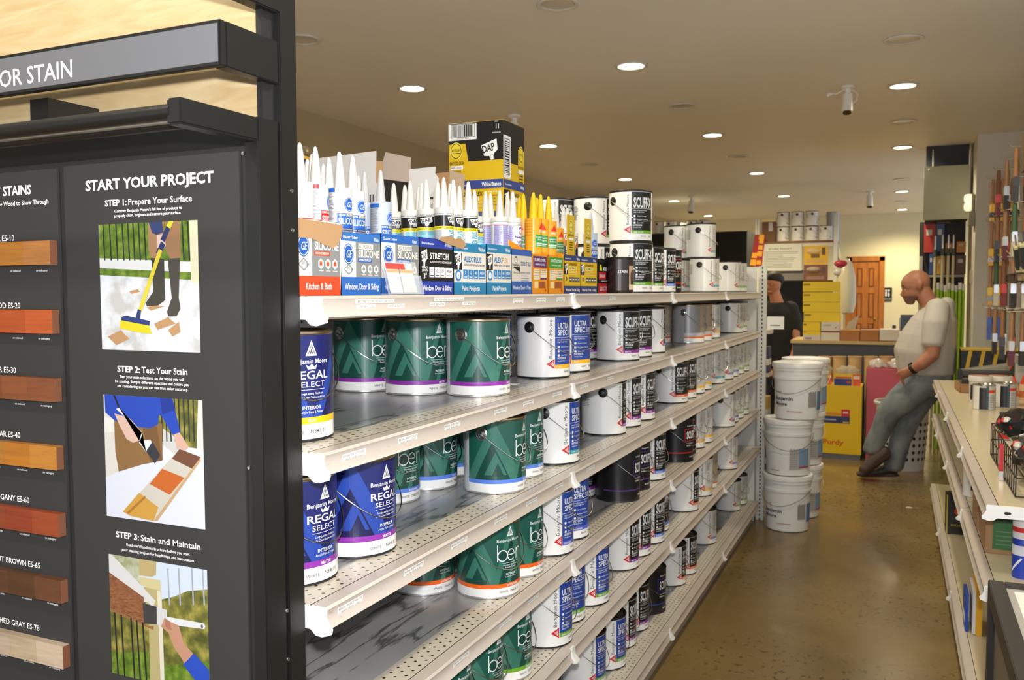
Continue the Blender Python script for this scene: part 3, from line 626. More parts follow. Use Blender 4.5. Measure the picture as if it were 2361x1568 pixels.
# ================================================================ tube cartons on the top shelf
CX=-.95; CK=1.124
def carton(y0,y1,h,label,side,inner,front,depth=.185,tear=None,back=.0,name='display_carton'):
    """open-topped tray carton, printed front on the aisle side; y0..y1 along the shelf"""
    o=thing(name,label,'carton',(CX,y0*CK,SZ[0]+.0004),0,'caulk cartons on the top shelf'); o.scale=(CK,)*3; L=y1-y0-.003; t=.0018
    b=MB(); b.mat(side).box(-depth,0,0,-t,L,t)
    fr=tear or [(0,h),(L,h)]
    b.prism([(0,0),(L,0)]+fr[::-1],-t,0,'x')
    hs=h+back
    for y in (0,L-t): b.prism([(-depth,0),(0,0),(0,h if y==0 else h),(-depth,hs)],y,y+t)
    b.mat(inner).prism([(t,.004),(L-t,.004),(L-t,h-.004),(t,h-.004)],-t-.0006,-t-.0001,'x'); b.mat(side).box(-depth,0,0,-depth+t,L,hs)
    b.build('tray',o); f=front(L,h)
    f.plane('printed_front',YZ(0,0,0),o); return o
GEB=C(34,92,180,.45); GEG=C(134,136,136,.45); GEW=C(222,220,214,.45)
def ge_front(top,bot,t1,t2,word,badge):
    def fn(L,h):
        f=Flat(); f.rect(0,0,L,h,GEW); f.rect(L*.36,.03,L,h*.86,GEG); f.rect(0,0,L,.0305,bot)
        if top: f.rect(0,h*.86,L,h,top); f.txt('Outdoor / Indoor',L*.05,h*.90,.0052,INKW,L*.36,.6,al='l'); f.txt(word,L*.95,h*.885,.0068,INKW,L*.13,.6,al='r')
        f.ell(L*.18,h*.655,L*.125,.0175,GEB); f.ell(L*.18,h*.655,L*.112,.0157,GEW); f.ell(L*.18,h*.655,L*.10,.0142,GEB); f.txt('GE',L*.18,h*.60,.0125,INKW,L*.12,.2,shear=.25)
        f.poly([(L*.06,h*.41),(L*.18,h*.32),(L*.30,h*.41),(L*.18,h*.50)],GEG); f.poly([(L*.085,h*.41),(L*.18,h*.345),(L*.235,h*.385),(L*.235,h*.435),(L*.18,h*.475)],GEW); f.txt('#1',L*.17,h*.405,.006,GEG,None,.6)
        f.rect(L*.42,h*.745,L*.80 if top else L*.86,h*.835,GEW).txt(t1,L*.44,h*.762,.0058,GEG,L*(.34 if top else .4),.9,al='l'); f.txt('SILICONE',L*.415,h*.615,.0125,GEW,L*.55,1.2,al='l'); f.rect(L*.41,h*.535,L*.76,h*.595,badge).txt('100% WATERPROOF',L*.585,h*.55,.0036,INKW,L*.3,.7)
        for i in range(3):
            x=L*(.55+i*.16); f.poly([(x-.007,h*.39),(x,h*.35),(x+.007,h*.39),(x+.007,h*.46),(x,h*.50),(x-.007,h*.46)],GEW); f.poly([(x-.0035,h*.40),(x+.0035,h*.40),(x+.0035,h*.44),(x,h*.47),(x-.0035,h*.44)],badge if badge!=GEB else GEG); f.rect(x-.006,h*.325,x+.006,h*.335,GEW)
        f.txt(t2,L*.5,.0095,.0105,INKW,L*(.58 if len(t2)<16 else .86),.5); return f
    return fn
RDC=C(226,72,36,.45)
carton(1.075,1.194,.118,'red and grey caulk carton with torn cardboard top, by the black display','red' and C(222,218,210,.5),M_KRAFT,ge_front(None,RDC,'TUB & TILE','Kitchen & Bath','',RDC),tear=[(0,.118),(.02,.117),(.05,.1185),(.075,.114),(.123,.113)])
o=[x for x in bpy.data.objects if x.name.startswith('display_carton') and x.parent is None][-1]
f=Flat(); f.poly([(0,.0885),(.04,.089),(.07,.081),(.095,.076),(.108,.083),(.12,.098),(.123,.115),(.07,.1165),(.0,.118)],M_KRAFT); f.plane('torn_strip',YZ(.0016,0,0),o)
carton(1.194,1.315,.105,'blue and grey silicone carton marked White, beside the red carton',GEB,M_KRAFT,ge_front(C(52,110,184,.45),C(44,100,180,.45),'ALL PURPOSE','Window, Door & Siding','White',GEB))
carton(1.315,1.448,.109,'blue and grey silicone carton marked Clear, behind the clear brochure holder',GEB,M_KRAFT,ge_front(C(44,100,184,.45),C(44,100,180,.45),'ALL PURPOSE','Window, Door & Siding','Clear',GEB))
def dap(f,x,y,s,bg=None):
    f.poly([(x-.5*s,y+.32*s),(x+.42*s,y+.62*s),(x+.5*s,y-.1*s),(x+.16*s,y-.35*s),(x+.10*s,y-.72*s),(x-.10*s,y-.72*s),(x-.12*s,y-.32*s),(x-.32*s,y-.34*s)],INKW); f.txt('DAP',x,y-.13*s,.42*s,M_INK,.74*s,1.4,rot=12)
def dap_front(bg,top,bot,t1,c1,t2,sub,foot,tw='White',t1b=None):
    def fn(L,h):
        f=Flat(); f.rect(0,0,L,h,bg); f.rect(0,h*.83,L,h,top); f.rect(0,0,L,h*.235,bot); dk=bg==BLKP
        if dk or t1b!=None or True: f.rect(0,h*.48,L*.24,h*.80,BLKP)
        dap(f,L*.125,h*.66,L*.19); f.txt('Exterior/Interior',L*.06,h*.885,.0045,INKW,L*.36,.5,al='l'); f.txt(tw,L*.95,h*.87,.0085,INKW,L*.2,1,al='r')
        ik=INKW if dk else C(60,60,64,.5)
        f.txt(t1,L*.29,h*.64,.0115,c1,L*(.30 if t1b else .56),1.2,al='l')
        if t1b: f.txt(t1b,L*.62,h*.64,.0115,C(186,156,60,.5),L*.24,.5,al='l')
        f.txt(sub,L*.29,h*.565,.0042,ik,L*.66,.6,al='l'); bx=INKW if dk else C(52,130,190,.45); x0=L*.27
        for i,wd in enumerate((.14,.14,.14,.22)):
            f.rect(x0,h*.31,x0+L*wd,h*.49,bx); f.rect(x0+.003,h*.335,x0+L*wd-.003,h*.35,M_INK if dk else INKW); f.txt(('','',t2,'HIGH')[i] or 'ZQ'[i%2],x0+L*wd/2,h*.40,.006,M_INK if dk else INKW,None,.8); x0+=L*(wd+.02)
        if dk: f.txt('SEALS',L*.13,h*.46,.0045,INKW,L*.16,.8); f.txt('JOINTS',L*.13,h*.41,.0045,INKW,L*.16,.8); f.txt('3"',L*.14,h*.28,.011,INKW,None,1)
        else: f.ell(L*.12,h*.37,L*.09,.012,bx); f.ell(L*.12,h*.37,L*.055,.0075,INKW); f.txt('#1',L*.12,h*.345,.005,bx,None,.8)
        f.txt(foot,L*.5,h*.075,.0095,INKW,L*(.86 if len(foot)>16 else .56),.8); return f
    return fn
DB=C(40,62,160,.45); TB=C(36,128,176,.45)
carton(1.449,1.587,.110,'black and blue stretch sealant carton, third blue-topped carton from the display',BLKP,M_KRAFT,dap_front(BLKP,DB,DB,'STRETCH',INKW,'24','ALL PURPOSE ACRYLIC URETHANE SEALANT','Window, Door & Siding'))
carton(1.588,1.741,.107,'teal and white carton with torn brown flap, wider of the two teal ones',C(50,150,200,.45),M_KRAFT,dap_front(C(226,220,212,.45),TB,TB,'ALEX PLUS',C(44,120,190,.45),'40','ACRYLIC LATEX CAULK PLUS SILICONE','Paint Projects'),tear=[(0,.103),(.03,.10),(.055,.1085),(.09,.1085),(.15,.107)])
o=[x for x in bpy.data.objects if x.name.startswith('display_carton') and x.parent is None][-1]
B(M_KRAFT).prism([(0.0,.098),(.03,.094),(.05,.104),(.035,.112),(.02,.118),(.0,.113),(-.02,.119),(-.06,.114),(-.07,.108)],.002,.004,'x').build('torn_flap',o)
carton(1.742,1.876,.112,'teal and white carton, narrower of the two teal ones, two-coloured title',C(50,150,200,.45),M_KRAFT,dap_front(C(226,218,208,.45),TB,TB,'ALEX',C(44,120,190,.45),'60','PREMIUM ACRYLIC LATEX SEALANT','Paint Projects','White','FLEX'))
def pheno_front(L,h):
    f=Flat(); f.rect(0,0,L,h,C(214,206,194,.45)); f.rect(0,h*.86,L,h,C(52,92,168,.45)); f.rect(0,0,L,h*.28,C(52,92,168,.45)); f.txt('Window, Door & Trim',L*.5,h*.1,.009,C(220,222,226,.5),L*.9,.8)
    f.ell(L*.2,h*.76,L*.07,.009,C(60,60,64,.5)).ell(L*.2,h*.75,L*.045,.006,C(214,206,194,.45)); f.txt('PHENOSEAL',L*.21,h*.62,.005,M_INK,L*.36,1); f.poly([(L*.03,h*.6),(L*.4,h*.6),(L*.4,h*.49)],M_INK)
    f.txt('DOES IT ALL!',L*.7,h*.64,.0095,C(70,96,150,.5),L*.5,1.1); f.txt('VINYL ADHESIVE CAULK',L*.5,h*.45,.0048,C(110,104,96,.5),L*.84,.7)
    for i in range(3): f.rect(L*.45,h*.40-i*.006,L*.85,h*.415-i*.006,C(120,130,150,.5))
    return f
carton(1.877,2.0,.107,'beige and blue vinyl adhesive carton beside the orange displays',C(52,92,168,.45),M_KRAFT,pheno_front)
OR=C(236,150,22,.4)
def sika_front(c,t):
    def fn(L,h):
        f=Flat(); f.rect(0,0,L,h,OR); f.rect(L*.06,h*.66,L*.94,h*.95,c); f.txt(t[0],L*.5,h*.82,.0075,INKW,L*.7,.8); f.txt(t[1],L*.5,h*.72,.0042,INKW,L*.6,.5)
        f.rect(L*.1,h*.36,L*.46,h*.62,C(232,222,196,.45)); f.rect(L*.52,h*.36,L*.92,h*.62,C(232,222,196,.45)); f.rect(L*.52,h*.36,L*.92,h*.41,c)
        for i in range(4): f.rect(L*.13,h*.40+i*.006,L*.42,h*.41+i*.006,C(150,130,90,.5)); f.rect(L*.56,h*.45+i*.0045,L*.88,h*.46+i*.0045,C(120,100,80,.5))
        f.rect(L*.12,h*.14,L*.36,h*.31,C(238,214,150,.45)); f.rect(L*.42,h*.14,L*.84,h*.31,C(160,84,40,.45)); f.poly([(L*.78,h*.06),(L*.9,h*.06),(L*.84,h*.16)],C(220,60,30,.4)); return f
    return fn
carton(2.001,2.107,.100,'orange adhesive display carton with purple panel and tall sloping side',OR,M_KRAFT2,sika_front(C(96,50,110,.45),('SUBFLOOR','PREMIUM GRADE')),depth=.125,back=.07)
carton(2.108,2.224,.101,'orange adhesive display carton with green panel and tall sloping side',OR,M_KRAFT2,sika_front(C(54,150,50,.45),('CONSTRUCTION','ADHESIVE PRO')),depth=.125,back=.07)
YW=C(218,180,24,.42)
def dyna_front(L,h):
    n=C(48,62,120,.45); f=Flat(); f.rect(0,0,L,h,YW); f.rect(0,h*.85,L,h,n); f.rect(0,0,L,h*.2,n); f.txt('Exterior/Interior',L*.06,h*.89,.0042,INKW,L*.36,.5,al='l'); f.txt('White',L*.95,h*.88,.007,INKW,L*.2,.9,al='r')
    f.rect(0,h*.5,L*.22,h*.78,BLKP); dap(f,L*.11,h*.66,L*.17); f.txt('DYNAFLEX',L*.28,h*.735,.0065,C(60,44,8,.5),L*.5,1.2,al='l'); f.rect(L*.28,h*.62,L*.74,h*.71,C(238,220,140,.5)).txt('ULTIMATE',L*.51,h*.638,.0058,C(120,96,20,.5),L*.4,.8)
    for i in range(3): f.rect(L*.28,h*.58-i*.0045,L*.8,h*.59-i*.0045,C(240,226,150,.5))
    f.ell(L*.12,h*.38,L*.08,.0105,C(240,214,90,.45)).ell(L*.12,h*.38,L*.05,.007,C(120,96,30,.5))
    for i in range(4): f.rect(L*(.3+i*.165),h*.3,L*(.44+i*.165),h*.43,C(84,84,96,.45)); f.rect(L*(.32+i*.165),h*.35,L*(.42+i*.165),h*.38,INKW)
    f.txt('Window, Door & Siding',L*.5,h*.06,.0075,INKW,L*.88,.8); return f
carton(2.226,2.357,.106,'yellow and navy sealant carton, left of two alike, beside orange displays',YW,M_KRAFT,dyna_front)
carton(2.358,2.504,.106,'yellow and navy sealant carton, right of two alike, beside small red carton',YW,M_KRAFT,dyna_front)
# their torn-off lids still stand up at the back as narrow yellow side flaps
for y in (2.625,2.79):
    o=thing('carton_flap','tall narrow yellow printed flap standing in the %s yellow carton'%('left' if y<2.7 else 'right'),'carton flap',(-.975,y,SZ[0]+.005),0)
    b=B(YW).box(-.001,-.033,0,.001,.033,.245); b.build('flap',o)
    f=Flat(); f.ell(0,.085,.018,.022,C(240,220,90,.45)).ell(0,.085,.015,.019,C(110,90,30,.5)).ell(0,.085,.013,.016,C(240,220,90,.45)); f.txt('ACTION',0,.081,.006,M_INK,.022,.8); f.txt('EASY TO GUN',0,.056,.0062,M_INK,.05,.9); f.rect(-.022,.043,.022,.05,INKW)
    for i in range(4): f.rect(-.014,.034-i*.0075,.014,.0375-i*.0075,C(90,64,10,.5))
    f.plane('printed_front',YZ(.0011,0,.122),o)
def loc_front(L,h):
    f=Flat(); f.rect(0,0,L,h,BLKP); f.rect(0,0,L,h*.29,C(200,30,36,.45)); f.txt('LOCTITE',L*.5,h*.08,.012,INKW,L*.72,1.2); f.rect(L*.03,h*.41,L*.62,h*.62,C(206,36,40,.45)).txt('SUBFLOOR',L*.32,h*.47,.0085,INKW,L*.46,1); f.txt('400',L*.52,h*.66,.012,INKW,L*.32,.9); f.poly([(L*.1,h*.66),(L*.3,h*.66),(L*.22,h*.84),(L*.12,h*.84)],C(220,220,40,.45))
    for i in range(5): f.rect(L*.7,h*.62-i*.007,L*.92,h*.64-i*.007,C(150,150,150,.5))
    f.rect(L*.2,h*.345,L*.7,h*.37,C(190,190,190,.5)); return f
carton(2.516,2.636,.104,'small red and black adhesive carton with torn brown top edge',BLKP,M_KRAFT,loc_front,tear=[(0,.100),(.03,.106),(.06,.104),(.09,.116),(.117,.106)])
# tall closed yellow and black carton standing on a plain carton
o=thing('cardboard_carton','plain brown carton hidden under the tall yellow and black one','carton',(-1.293,2.4,SZ[0]+.0004),0)
B(M_KRAFT).box(0,0,0,.186,.158,.189).mat(M_KRAFT2).box(-.001,.072,.1892,.187,.086,.1894).build('carton_body',o,.002)
o=thing('caulk_carton','tall closed yellow and black caulk carton with barcode, highest on the shelf','carton',(-1.293,2.4,SZ[0]+.1905),0); o.scale=(1.094,1.094,1.10)
w_,d_,hh=.170,.145,.302
b=B(YW).box(0,0,0,w_,d_,hh).mat(BLKP).box(-.0006,-.0006,hh-.004,w_+.0006,d_+.0006,hh+.001); b.build('carton_body',o,.0015)
n=C(50,70,140,.45)
f=Flat(); f.rect(0,.245,w_,hh,BLKP); f.poly([(.05,.262),(w_,.262),(w_,.195),(.062,.195)],BLKP); f.rect(.0,.255,.088,.302,INKW)
f.rect(.008,.262,.083,.2985,M_INK).rect(.0095,.2635,.0815,.297,INKW); x=.012
while x<.078: q=random.choice((.0015,.0025,.004)); f.rect(x,.2645,x+q,.296,M_INK); x+=q+random.choice((.0015,.0025))
f.txt('1 00 70798 18400 0',.045,.2567,.0034,GREYT,.05,0); f.txt('18400',.15,.297,.0035,INKW,None,.4); f.txt('MADE IN USA',.15,.267,.0035,INKW,.026,.4); f.rect(.148,.279,.150,.292,INKW).rect(.155,.279,.157,.292,INKW)
f.poly([(.102,.236),(.150,.252),(.153,.222),(.141,.212),(.143,.197),(.132,.193),(.128,.206),(.112,.207)],INKW); f.txt('DAP',.127,.2185,.02,M_INK,.038,1.3,rot=12); f.rect(.131,.195,.141,.209,M_INK); f.rect(.132,.196,.140,.208,INKW)
f.ell(.024,.226,.0195,.024,C(240,222,90,.45),28).ell(.024,.226,.0175,.0215,C(96,80,20,.5),28).ell(.024,.226,.0155,.019,C(232,204,50,.45),28); f.txt('ACTION',.024,.224,.007,M_INK,.028,1); f.rect(.012,.2185,.036,.2205,M_INK)
f.txt('EASY TO GUN',.026,.188,.0085,C(60,46,6,.5),.044,1); f.rect(.006,.174,.046,.1845,INKW).txt('48 DEG - 120 DEG F',.026,.1775,.0045,M_INK,.036,.7); f.txt('WET SURFACE',.025,.166,.005,C(70,54,8,.5),.03,.6); f.txt('ADHESION',.025,.159,.005,C(70,54,8,.5),.022,.6); f.txt('100%',.025,.152,.0045,C(70,54,8,.5),None,.6); f.txt('PAINTABLE SEAL',.025,.146,.0045,C(70,54,8,.5),.04,.6)
f.rect(0,.118,w_,.142,n); f.txt('White/Blanco',w_*.965,.1245,.0105,INKW,.06,1,al='r'); f.txt('Exterior/Interior',.008,.127,.006,INKW,.05,.6,al='l')
f.rect(0,.05,.04,.112,BLKP); dap(f,.02,.085,.034); f.txt('DYNAFLEX',.045,.099,.0105,C(52,40,4,.5),.062,1.2,al='l',shear=.12); f.txt('ULTIMATE',.045,.0865,.0095,INKW,.052,1,al='l')
for i in range(3): f.rect(.045,.079-i*.005,.105,.0812-i*.005,C(240,226,150,.5))
f.txt('SEAL FOR:',.138,.106,.0045,INKW,.03,.5)
for i,q in enumerate(('WINDOWS','DOORS','SIDING','MOLDING','TRIM')): f.txt(q,.128,.096-i*.0085,.0042,C(60,46,6,.5),None,.5,al='l')
for i in range(4): f.rect(.06+i*.025,.03,.082+i*.025,.055,C(80,90,130,.45))
f.plane('printed_front',XZ(0,0,0),o)
f=Flat(); f.rect(0,.235,d_,hh,BLKP); f.poly([(.03,.24),(.10,.24),(.10,.19),(.04,.19)],BLKP); f.rect(.0,.146,.048,.262,INKW); f.rect(.006,.155,.042,.254,M_INK).rect(.008,.157,.04,.252,INKW); y=.16
while y<.246: q=random.choice((.002,.003,.0045)); f.rect(.01,y,.038,y+q,M_INK); y+=q+random.choice((.002,.003))
f.ell(.118,.222,.018,.024,C(240,222,90,.45)).ell(.118,.222,.016,.021,C(96,80,20,.5)).ell(.118,.222,.014,.0185,C(232,204,50,.45)); f.txt('ACTION',.118,.219,.006,M_INK,.024,1); f.txt('EASY TO GUN',.118,.182,.007,C(60,46,6,.5),.04,1); f.rect(.1,.168,.138,.178,INKW)
for i in range(3): f.rect(.106,.16-i*.009,.132,.164-i*.009,C(80,60,10,.5))
f.rect(0,.118,d_,.142,n); f.txt('Exterior/Interior',.008,.127,.005,INKW,.045,.5,al='l'); f.txt('White',d_*.96,.125,.009,INKW,.026,.9,al='r'); f.rect(0,.06,.042,.114,BLKP); dap(f,.021,.09,.034); f.txt('DYNAFLEX',.046,.1,.009,C(52,40,4,.5),.06,1.1,al='l'); f.rect(.046,.085,.11,.097,INKW)
for i in range(3): f.rect(.046,.079-i*.005,.11,.081-i*.005,C(240,226,150,.5))
for i in range(4): f.rect(.03+i*.026,.03,.052+i*.026,.055,C(80,90,130,.45))
f.plane('printed_side',YZ(w_,0,0),o)
# loose raised carton flaps behind the tubes
def panel_from_px(name,label,pts,y0,dy,m,printer=None,th=.002):
    """flat board whose outline stands in the plane y=y0+dy*x"""
    P=[]
    for px,py in pts:
        d=ray(px,py); t=(y0)/(d.y-dy*d.x); P.append(EYEV+d*t)
    o0=sum(P,Vector())/len(P); o=thing(name,label,'carton flap',o0)
    n=Vector((dy,-1,0)).normalized(); b=MB(); b.mat(m)
    f0=[b.bm.verts.new(p-o0) for p in P]; f1=[b.bm.verts.new(p-o0-n*th) for p in P]; b._f(f0); b._f(f1[::-1])
    for i in range(len(P)): b._f([f0[i],f0[(i+1)%len(P)],f1[(i+1)%len(P)],f1[i]])
    b.build('board',o)
    if printer:
        xa=Vector((1,dy,0)).normalized(); f=printer(); M=Matrix(((xa.x,0,n.x,n.x*.0006),(xa.y,0,n.y,n.y*.0006),(0,1,0,0),(0,0,0,1))); f.plane('print',M,o)
    return o
GB=C(206,204,204,.5)
def barcode_print(w,h,s=1):
    def fn():
        f=Flat(); x=-w/2
        while x<w/2: q=random.choice((.0015,.0025,.004))*s; f.rect(x,-h/2,x+q,h/2,C(60,58,58,.5)); x+=q+random.choice((.0015,.0025,.003))*s
        return f
    return fn
def fl1():
    f=barcode_print(.045,.05)(); bm2=f.bm
    for v in bm2.verts: v.co.x+=.035; v.co.y+=.01
    f.rect(-.002,-.04,.004,.04,M_INK); f.rect(.07,-.045,.076,.045,M_INK); f.txt('1 00 81216 2',.036,-.022,.005,GREYT,.045,.2)
    for i,t in enumerate(('GE5030','Silicone 2+','Kitchen & Bath','White 12 ct','Made in USA')): f.txt(t,-.085,.035-i*.013,.007,C(84,82,84,.5),None,.6,al='l')
    return f
panel_from_px('carton_flap','large grey printed flap with barcode raised behind the silicone tubes',[(733,365),(867,348),(866,420),(872,430),(862,660),(735,660)],1.95,0,GB,fl1)
panel_from_px('carton_flap','blank pinkish flap raised beside the barcode flap',[(889,351),(946,363),(945,421),(871,411)],2.0,-.22,C(206,190,178,.5))
panel_from_px('carton_flap','black and grey printed carton side below the blank pinkish flap',[(880,411),(945,421),(944,660),(882,660)],2.02,-.22,C(40,40,40,.5),lambda:Flat().rect(-.04,-.035,.02,.03,GB).txt('DAP',-.012,-.02,.03,M_INK,.05,1.4,rot=8))
panel_from_px('carton_flap','grey printed flap with barcode and dark frame behind the banded tubes',[(944,390),(1004,384),(1003,400),(1011,411),(1012,660),(944,660)],2.1,0,GB,lambda:(lambda f:f.line([(-.03,.03),(.046,.034),(.05,-.012),(-.03,-.015)],.006,M_INK))(barcode_print(.05,.03,.8)()))
panel_from_px('carton_flap','small tan flap bent up between banded tubes and yellow carton',[(1036,392),(1071,403),(1054,660),(1014,660)],2.12,-.2,C(200,176,152,.5))
panel_from_px('carton_flap','brown torn carton side between the grey flaps',[(866,372),(882,372),(874,660),(862,660)],2.02,0,M_KRAFT)
panel_from_px('carton_flap','brown torn carton side behind the small tan flap',[(1005,400),(1036,396),(1030,660),(1012,660)],2.16,0,M_KRAFT2)
# metal can lid of a dark round tin at the far left back
o=thing('paint_tin','dark tin with a gold rim behind the leftmost silicone nozzles','tin',(-1.325,1.67,SZ[0]+.0004))
B(C(30,34,60,.35)).lathe([(0,0),(.05,0),(.05,.25),(.0505,.315)],32).mat(C(200,150,40,.35)).lathe([(.0505,.315),(.0515,.322)],32).mat(M_GOLDRIM).lathe([(.0515,.322),(.052,.338),(.047,.346),(.0,.344)],32).build('tin_body',o)
# clear acrylic brochure holder leaning in front of the cartons
ACR=C(240,244,250,.08,0,.6,0,.22)
o=thing('brochure_holder','clear acrylic holder with folded leaflets in front of the blue silicone cartons','brochure holder',(-.93,1.475,SZ[0]+.001),0); o.scale=(1.1,1.12,1.12)
b=B(ACR); sl=Matrix.Rotation(R_(-22),4,'Y')
b.box(0,0,0,.002,.115,.062,Matrix.Translation((-.002,0,0))@Matrix.Rotation(R_(-14),4,'Y')); b.box(-.02,0,0,.004,.115,.002); b.box(0,0,0,.0015,.115,.035,Matrix.Translation((.004,0,.001))@Matrix.Rotation(R_(-14),4,'Y')); b.build('acrylic_shell',o)
for i,(y0,y1,c) in enumerate(((.004,.045,C(226,224,234,.5)),(.05,.095,C(214,212,212,.5)))):
    b=B(c).box(.003,y0,.003,.0042,y1,.058,Matrix.Translation((-.002,0,0))@Matrix.Rotation(R_(-14),4,'Y')); b.mat(C(220,70,64,.5)).box(.0042,y0+(.0 if i==0 else -.004),.046,.0045,y1-(.0 if i==0 else .026),.057,Matrix.Translation((-.002,0,0))@Matrix.Rotation(R_(-14),4,'Y')); b.mat(C(238,170,120,.5)).box(.0042,y0,.040,.0045,y1,.045,Matrix.Translation((-.002,0,0))@Matrix.Rotation(R_(-14),4,'Y')); b.build('leaflet',o)
# ================================================================ black stain display at the near end of the shelving
XS=-.86; XL=-1.96
ds=thing('display_stand','tall black stain display stand with pale wood top and lettered boards','display stand',(XS,1.06,0))
def DL(o): o.location=(-XS,-1.06,0); return o      # parts are laid out in room coordinates
ztop=2.22
for x0,x1 in ((XS-.026,XS),(XL,XL+.026)):
    DL(B(M_BLK).box(x0,1.014,0,x1,1.06,1.739).build('front_post',ds,.002)); DL(B(M_BLK).box(x0,1.066,0,x1,1.106,ztop).build('rear_post',ds,.002))
    DL(B(M_BLK2).box(x0+.004,1.04,1.739,x1-.012,1.07,ztop).build('post_insert',ds))
    DL(B(M_BLK).box(x0,.866,1.703,x1,1.016,1.738).build('rail_arm',ds,.003))
    z=at_x(640,28,XS).z; DL(B(M_BLK).box(x0,.93,z,x1,1.07,z+.06).build('top_arm',ds,.002))
DL(B(M_OAKP).box(XL+.02,1.083,1.742,XS-.0125,1.098,ztop-.02).build('wood_back',ds)); DL(B(M_BLK).box(XL+.02,1.062,1.6,XS-.02,1.1,1.745).build('cross_rail',ds))
DL(B(M_BLK).box(XL,1.068,ztop-.03,XS,1.104,ztop).build('top_rail',ds))
h=MB(); h.mat(M_BLK).box(XL,.9415,1.7955,XS,.953,1.858).box(XS-.022,.953,1.7955,XS,1.062,1.858).box(XL,.953,1.7955,XL+.022,1.062,1.858).box(XL+.02,.953,1.852,XS-.02,1.062,1.858); DL(h.build('header_box',ds,.0015))
hf=Flat(); GRY=C(104,104,108,.45)
hf.rect(0,0,XS-XL-.004,.061,M_BLK); hf.rect(.003,.0045,XS-XL-.006,.0565,GRY)
hf.txt('EXTERIOR STAIN',-1.149-XL,.0125,.0262,INKW,None,.25,al='r'); DL(hf.plane('header_sign',XZ(XL+.002,.941,1.796),ds))
for y,z,r in ((.874,1.7215,.0105),(.905,1.713,.008)): DL(B(M_BLK).tube([(XL+.02,y,z),(XS-.02,y,z)],r,16).build('light_bar',ds))
DL(B(C(150,140,120,.3,.7)).box(XL+.02,.876,1.7085,XS-.02,.884,1.7105).build('bar_strip',ds))
for x in (-1.30,-1.80): DL(B(M_BLK).box(x,.985,1.758,x+.042,1.085,1.797).build('header_bracket',ds))
DL(B(M_BLK).box(XL+.02,1.03,.0,XS-.02,1.06,1.70).build('back_board',ds))
DL(B(M_BLK2).box(XL+.03,1.022,.06,XS-.028,1.030,1.7).build('board_frame',ds))
DL(B(M_BRD).box(-1.2685,1.0175,.1,-.8985,1.0225,1.6925).build('project_board',ds,.0008))
DL(B(M_BRD).box(XL+.06,1.0175,.1,-1.2835,1.0225,1.6905).build('swatch_board',ds,.0008))
DL(B(M_BLK).box(XL+.03,.99,0,XS-.03,1.02,.09).build('plinth',ds))
for p in ((561,354),(575,1078)):
    q=at_y(p[0],p[1],1.0215); DL(B(M_STEEL).lathe([(.0035,0),(.003,.0015),(.0012,.001),(0,.0012)],14,Matrix.Translation((q.x,1.0218,q.z))@Matrix.Rotation(PI/2,4,'X')).build('screw',ds))
for p in ((672,440),(674,531),(661,1408),(664,1520)):
    q=at_x(p[0],p[1],XS); DL(B(M_STEEL).lathe([(.0032,0),(.0028,.0015),(.0012,.001),(0,.0012)],14,Matrix.Translation((XS,q.y,q.z))@Matrix.Rotation(PI/2,4,'Y')).build('screw',ds))
YP=1.0172
def pz(px,py):
    p=at_y(px,py,YP); return (p.x,p.z)
pf=Flat(.00002); T=INKW
BM_=Matrix(((1,0,0,0),(0,0,-1,YP),(0,1,0,0),(0,0,0,1)))
def flush(name):
    global pf
    DL(pf.plane(name,BM_,ds)); pf=Flat(.00002)
def trow(s,xl,xr,py,capx,bold,m=T):
    a=pz(xl,py)[0]; b=pz(xr,py)[0]; zb=pz((xl+xr)/2,py)[1]; pf.txt(s,(a+b)/2,zb,capx,m,b-a,bold)
trow('START YOUR PROJECT',197,493,430,.0163,1.3); flush('heading')
def step(n,t,xl,xm,xr,py):
    a=pz(xl,py)[0]; m=pz(xm,py)[0]; b=pz(xr,py)[0]; zb=pz((xl+xr)/2,py)[1]; pf.txt('STEP %d:'%n,a,zb,.0098,T,m-a-.004,1.1,al='l'); pf.txt(t,m,zb,.0098,T,b-m,.45,al='l')
step(1,'Prepare Your Surface',242,296,443,470); trow("Consider Benjamin Moore's full line of products to",264,420,486,.0046,.5); trow('properly clean, brighten and restore your surface.',264,418,497,.0046,.5); flush('step_text')
step(2,'Test Your Stain',271,327,432,861); trow('Test your stain selections on the wood you will',276,424,875,.0046,.5); trow('be coating. Sample different opacities and colors you',266,436,886,.0046,.5); trow('are considering so you can see true color accuracy.',271,434,897,.0046,.5); flush('step_text')
step(3,'Stain and Maintain',268,325,462,1253); trow('Read the Woodluxe brochure before you start',292,437,1270,.0046,.5); trow('your staining project for helpful tips and instructions.',281,449,1283,.0046,.5); flush('step_text')
# left board: headings, swatch chips and their captions
def rtext(s,xr,py,cap,bold): a=pz(xr,py); pf.txt(s,a[0],a[1],cap,T,None,bold,al='r')
rtext('SEMI-TRANSPARENT STAINS',72,447,.0155,1.1); flush('heading'); rtext('Allows Some of the Wood to Show Through',112,469,.0078,.5); flush('heading')
ZS=[1.571,1.456,1.3415,1.2265,1.1125,.9985,.8855]
NAMES=[('NATURAL ES-10',33,555),('REDWOOD ES-20',47,711),('NATURAL CEDAR ES-30',37,860),('CEDAR ES-40',47,1010),('MAHOGANY ES-60',68,1160),('CHESTNUT BROWN ES-65',93,1311),('BLEACHED GRAY ES-78',91,1455)]
for z in ZS:
    for k,tx in enumerate(('on mahogany','on redwood','on cedar')): pf.txt(tx,-1.327-.0655*k,z-.0505,.0036,T,None,.3); flush('wood_caption')
for s,xr,py in NAMES: rtext(s,xr,py,.0098,.55); flush('stain_name')
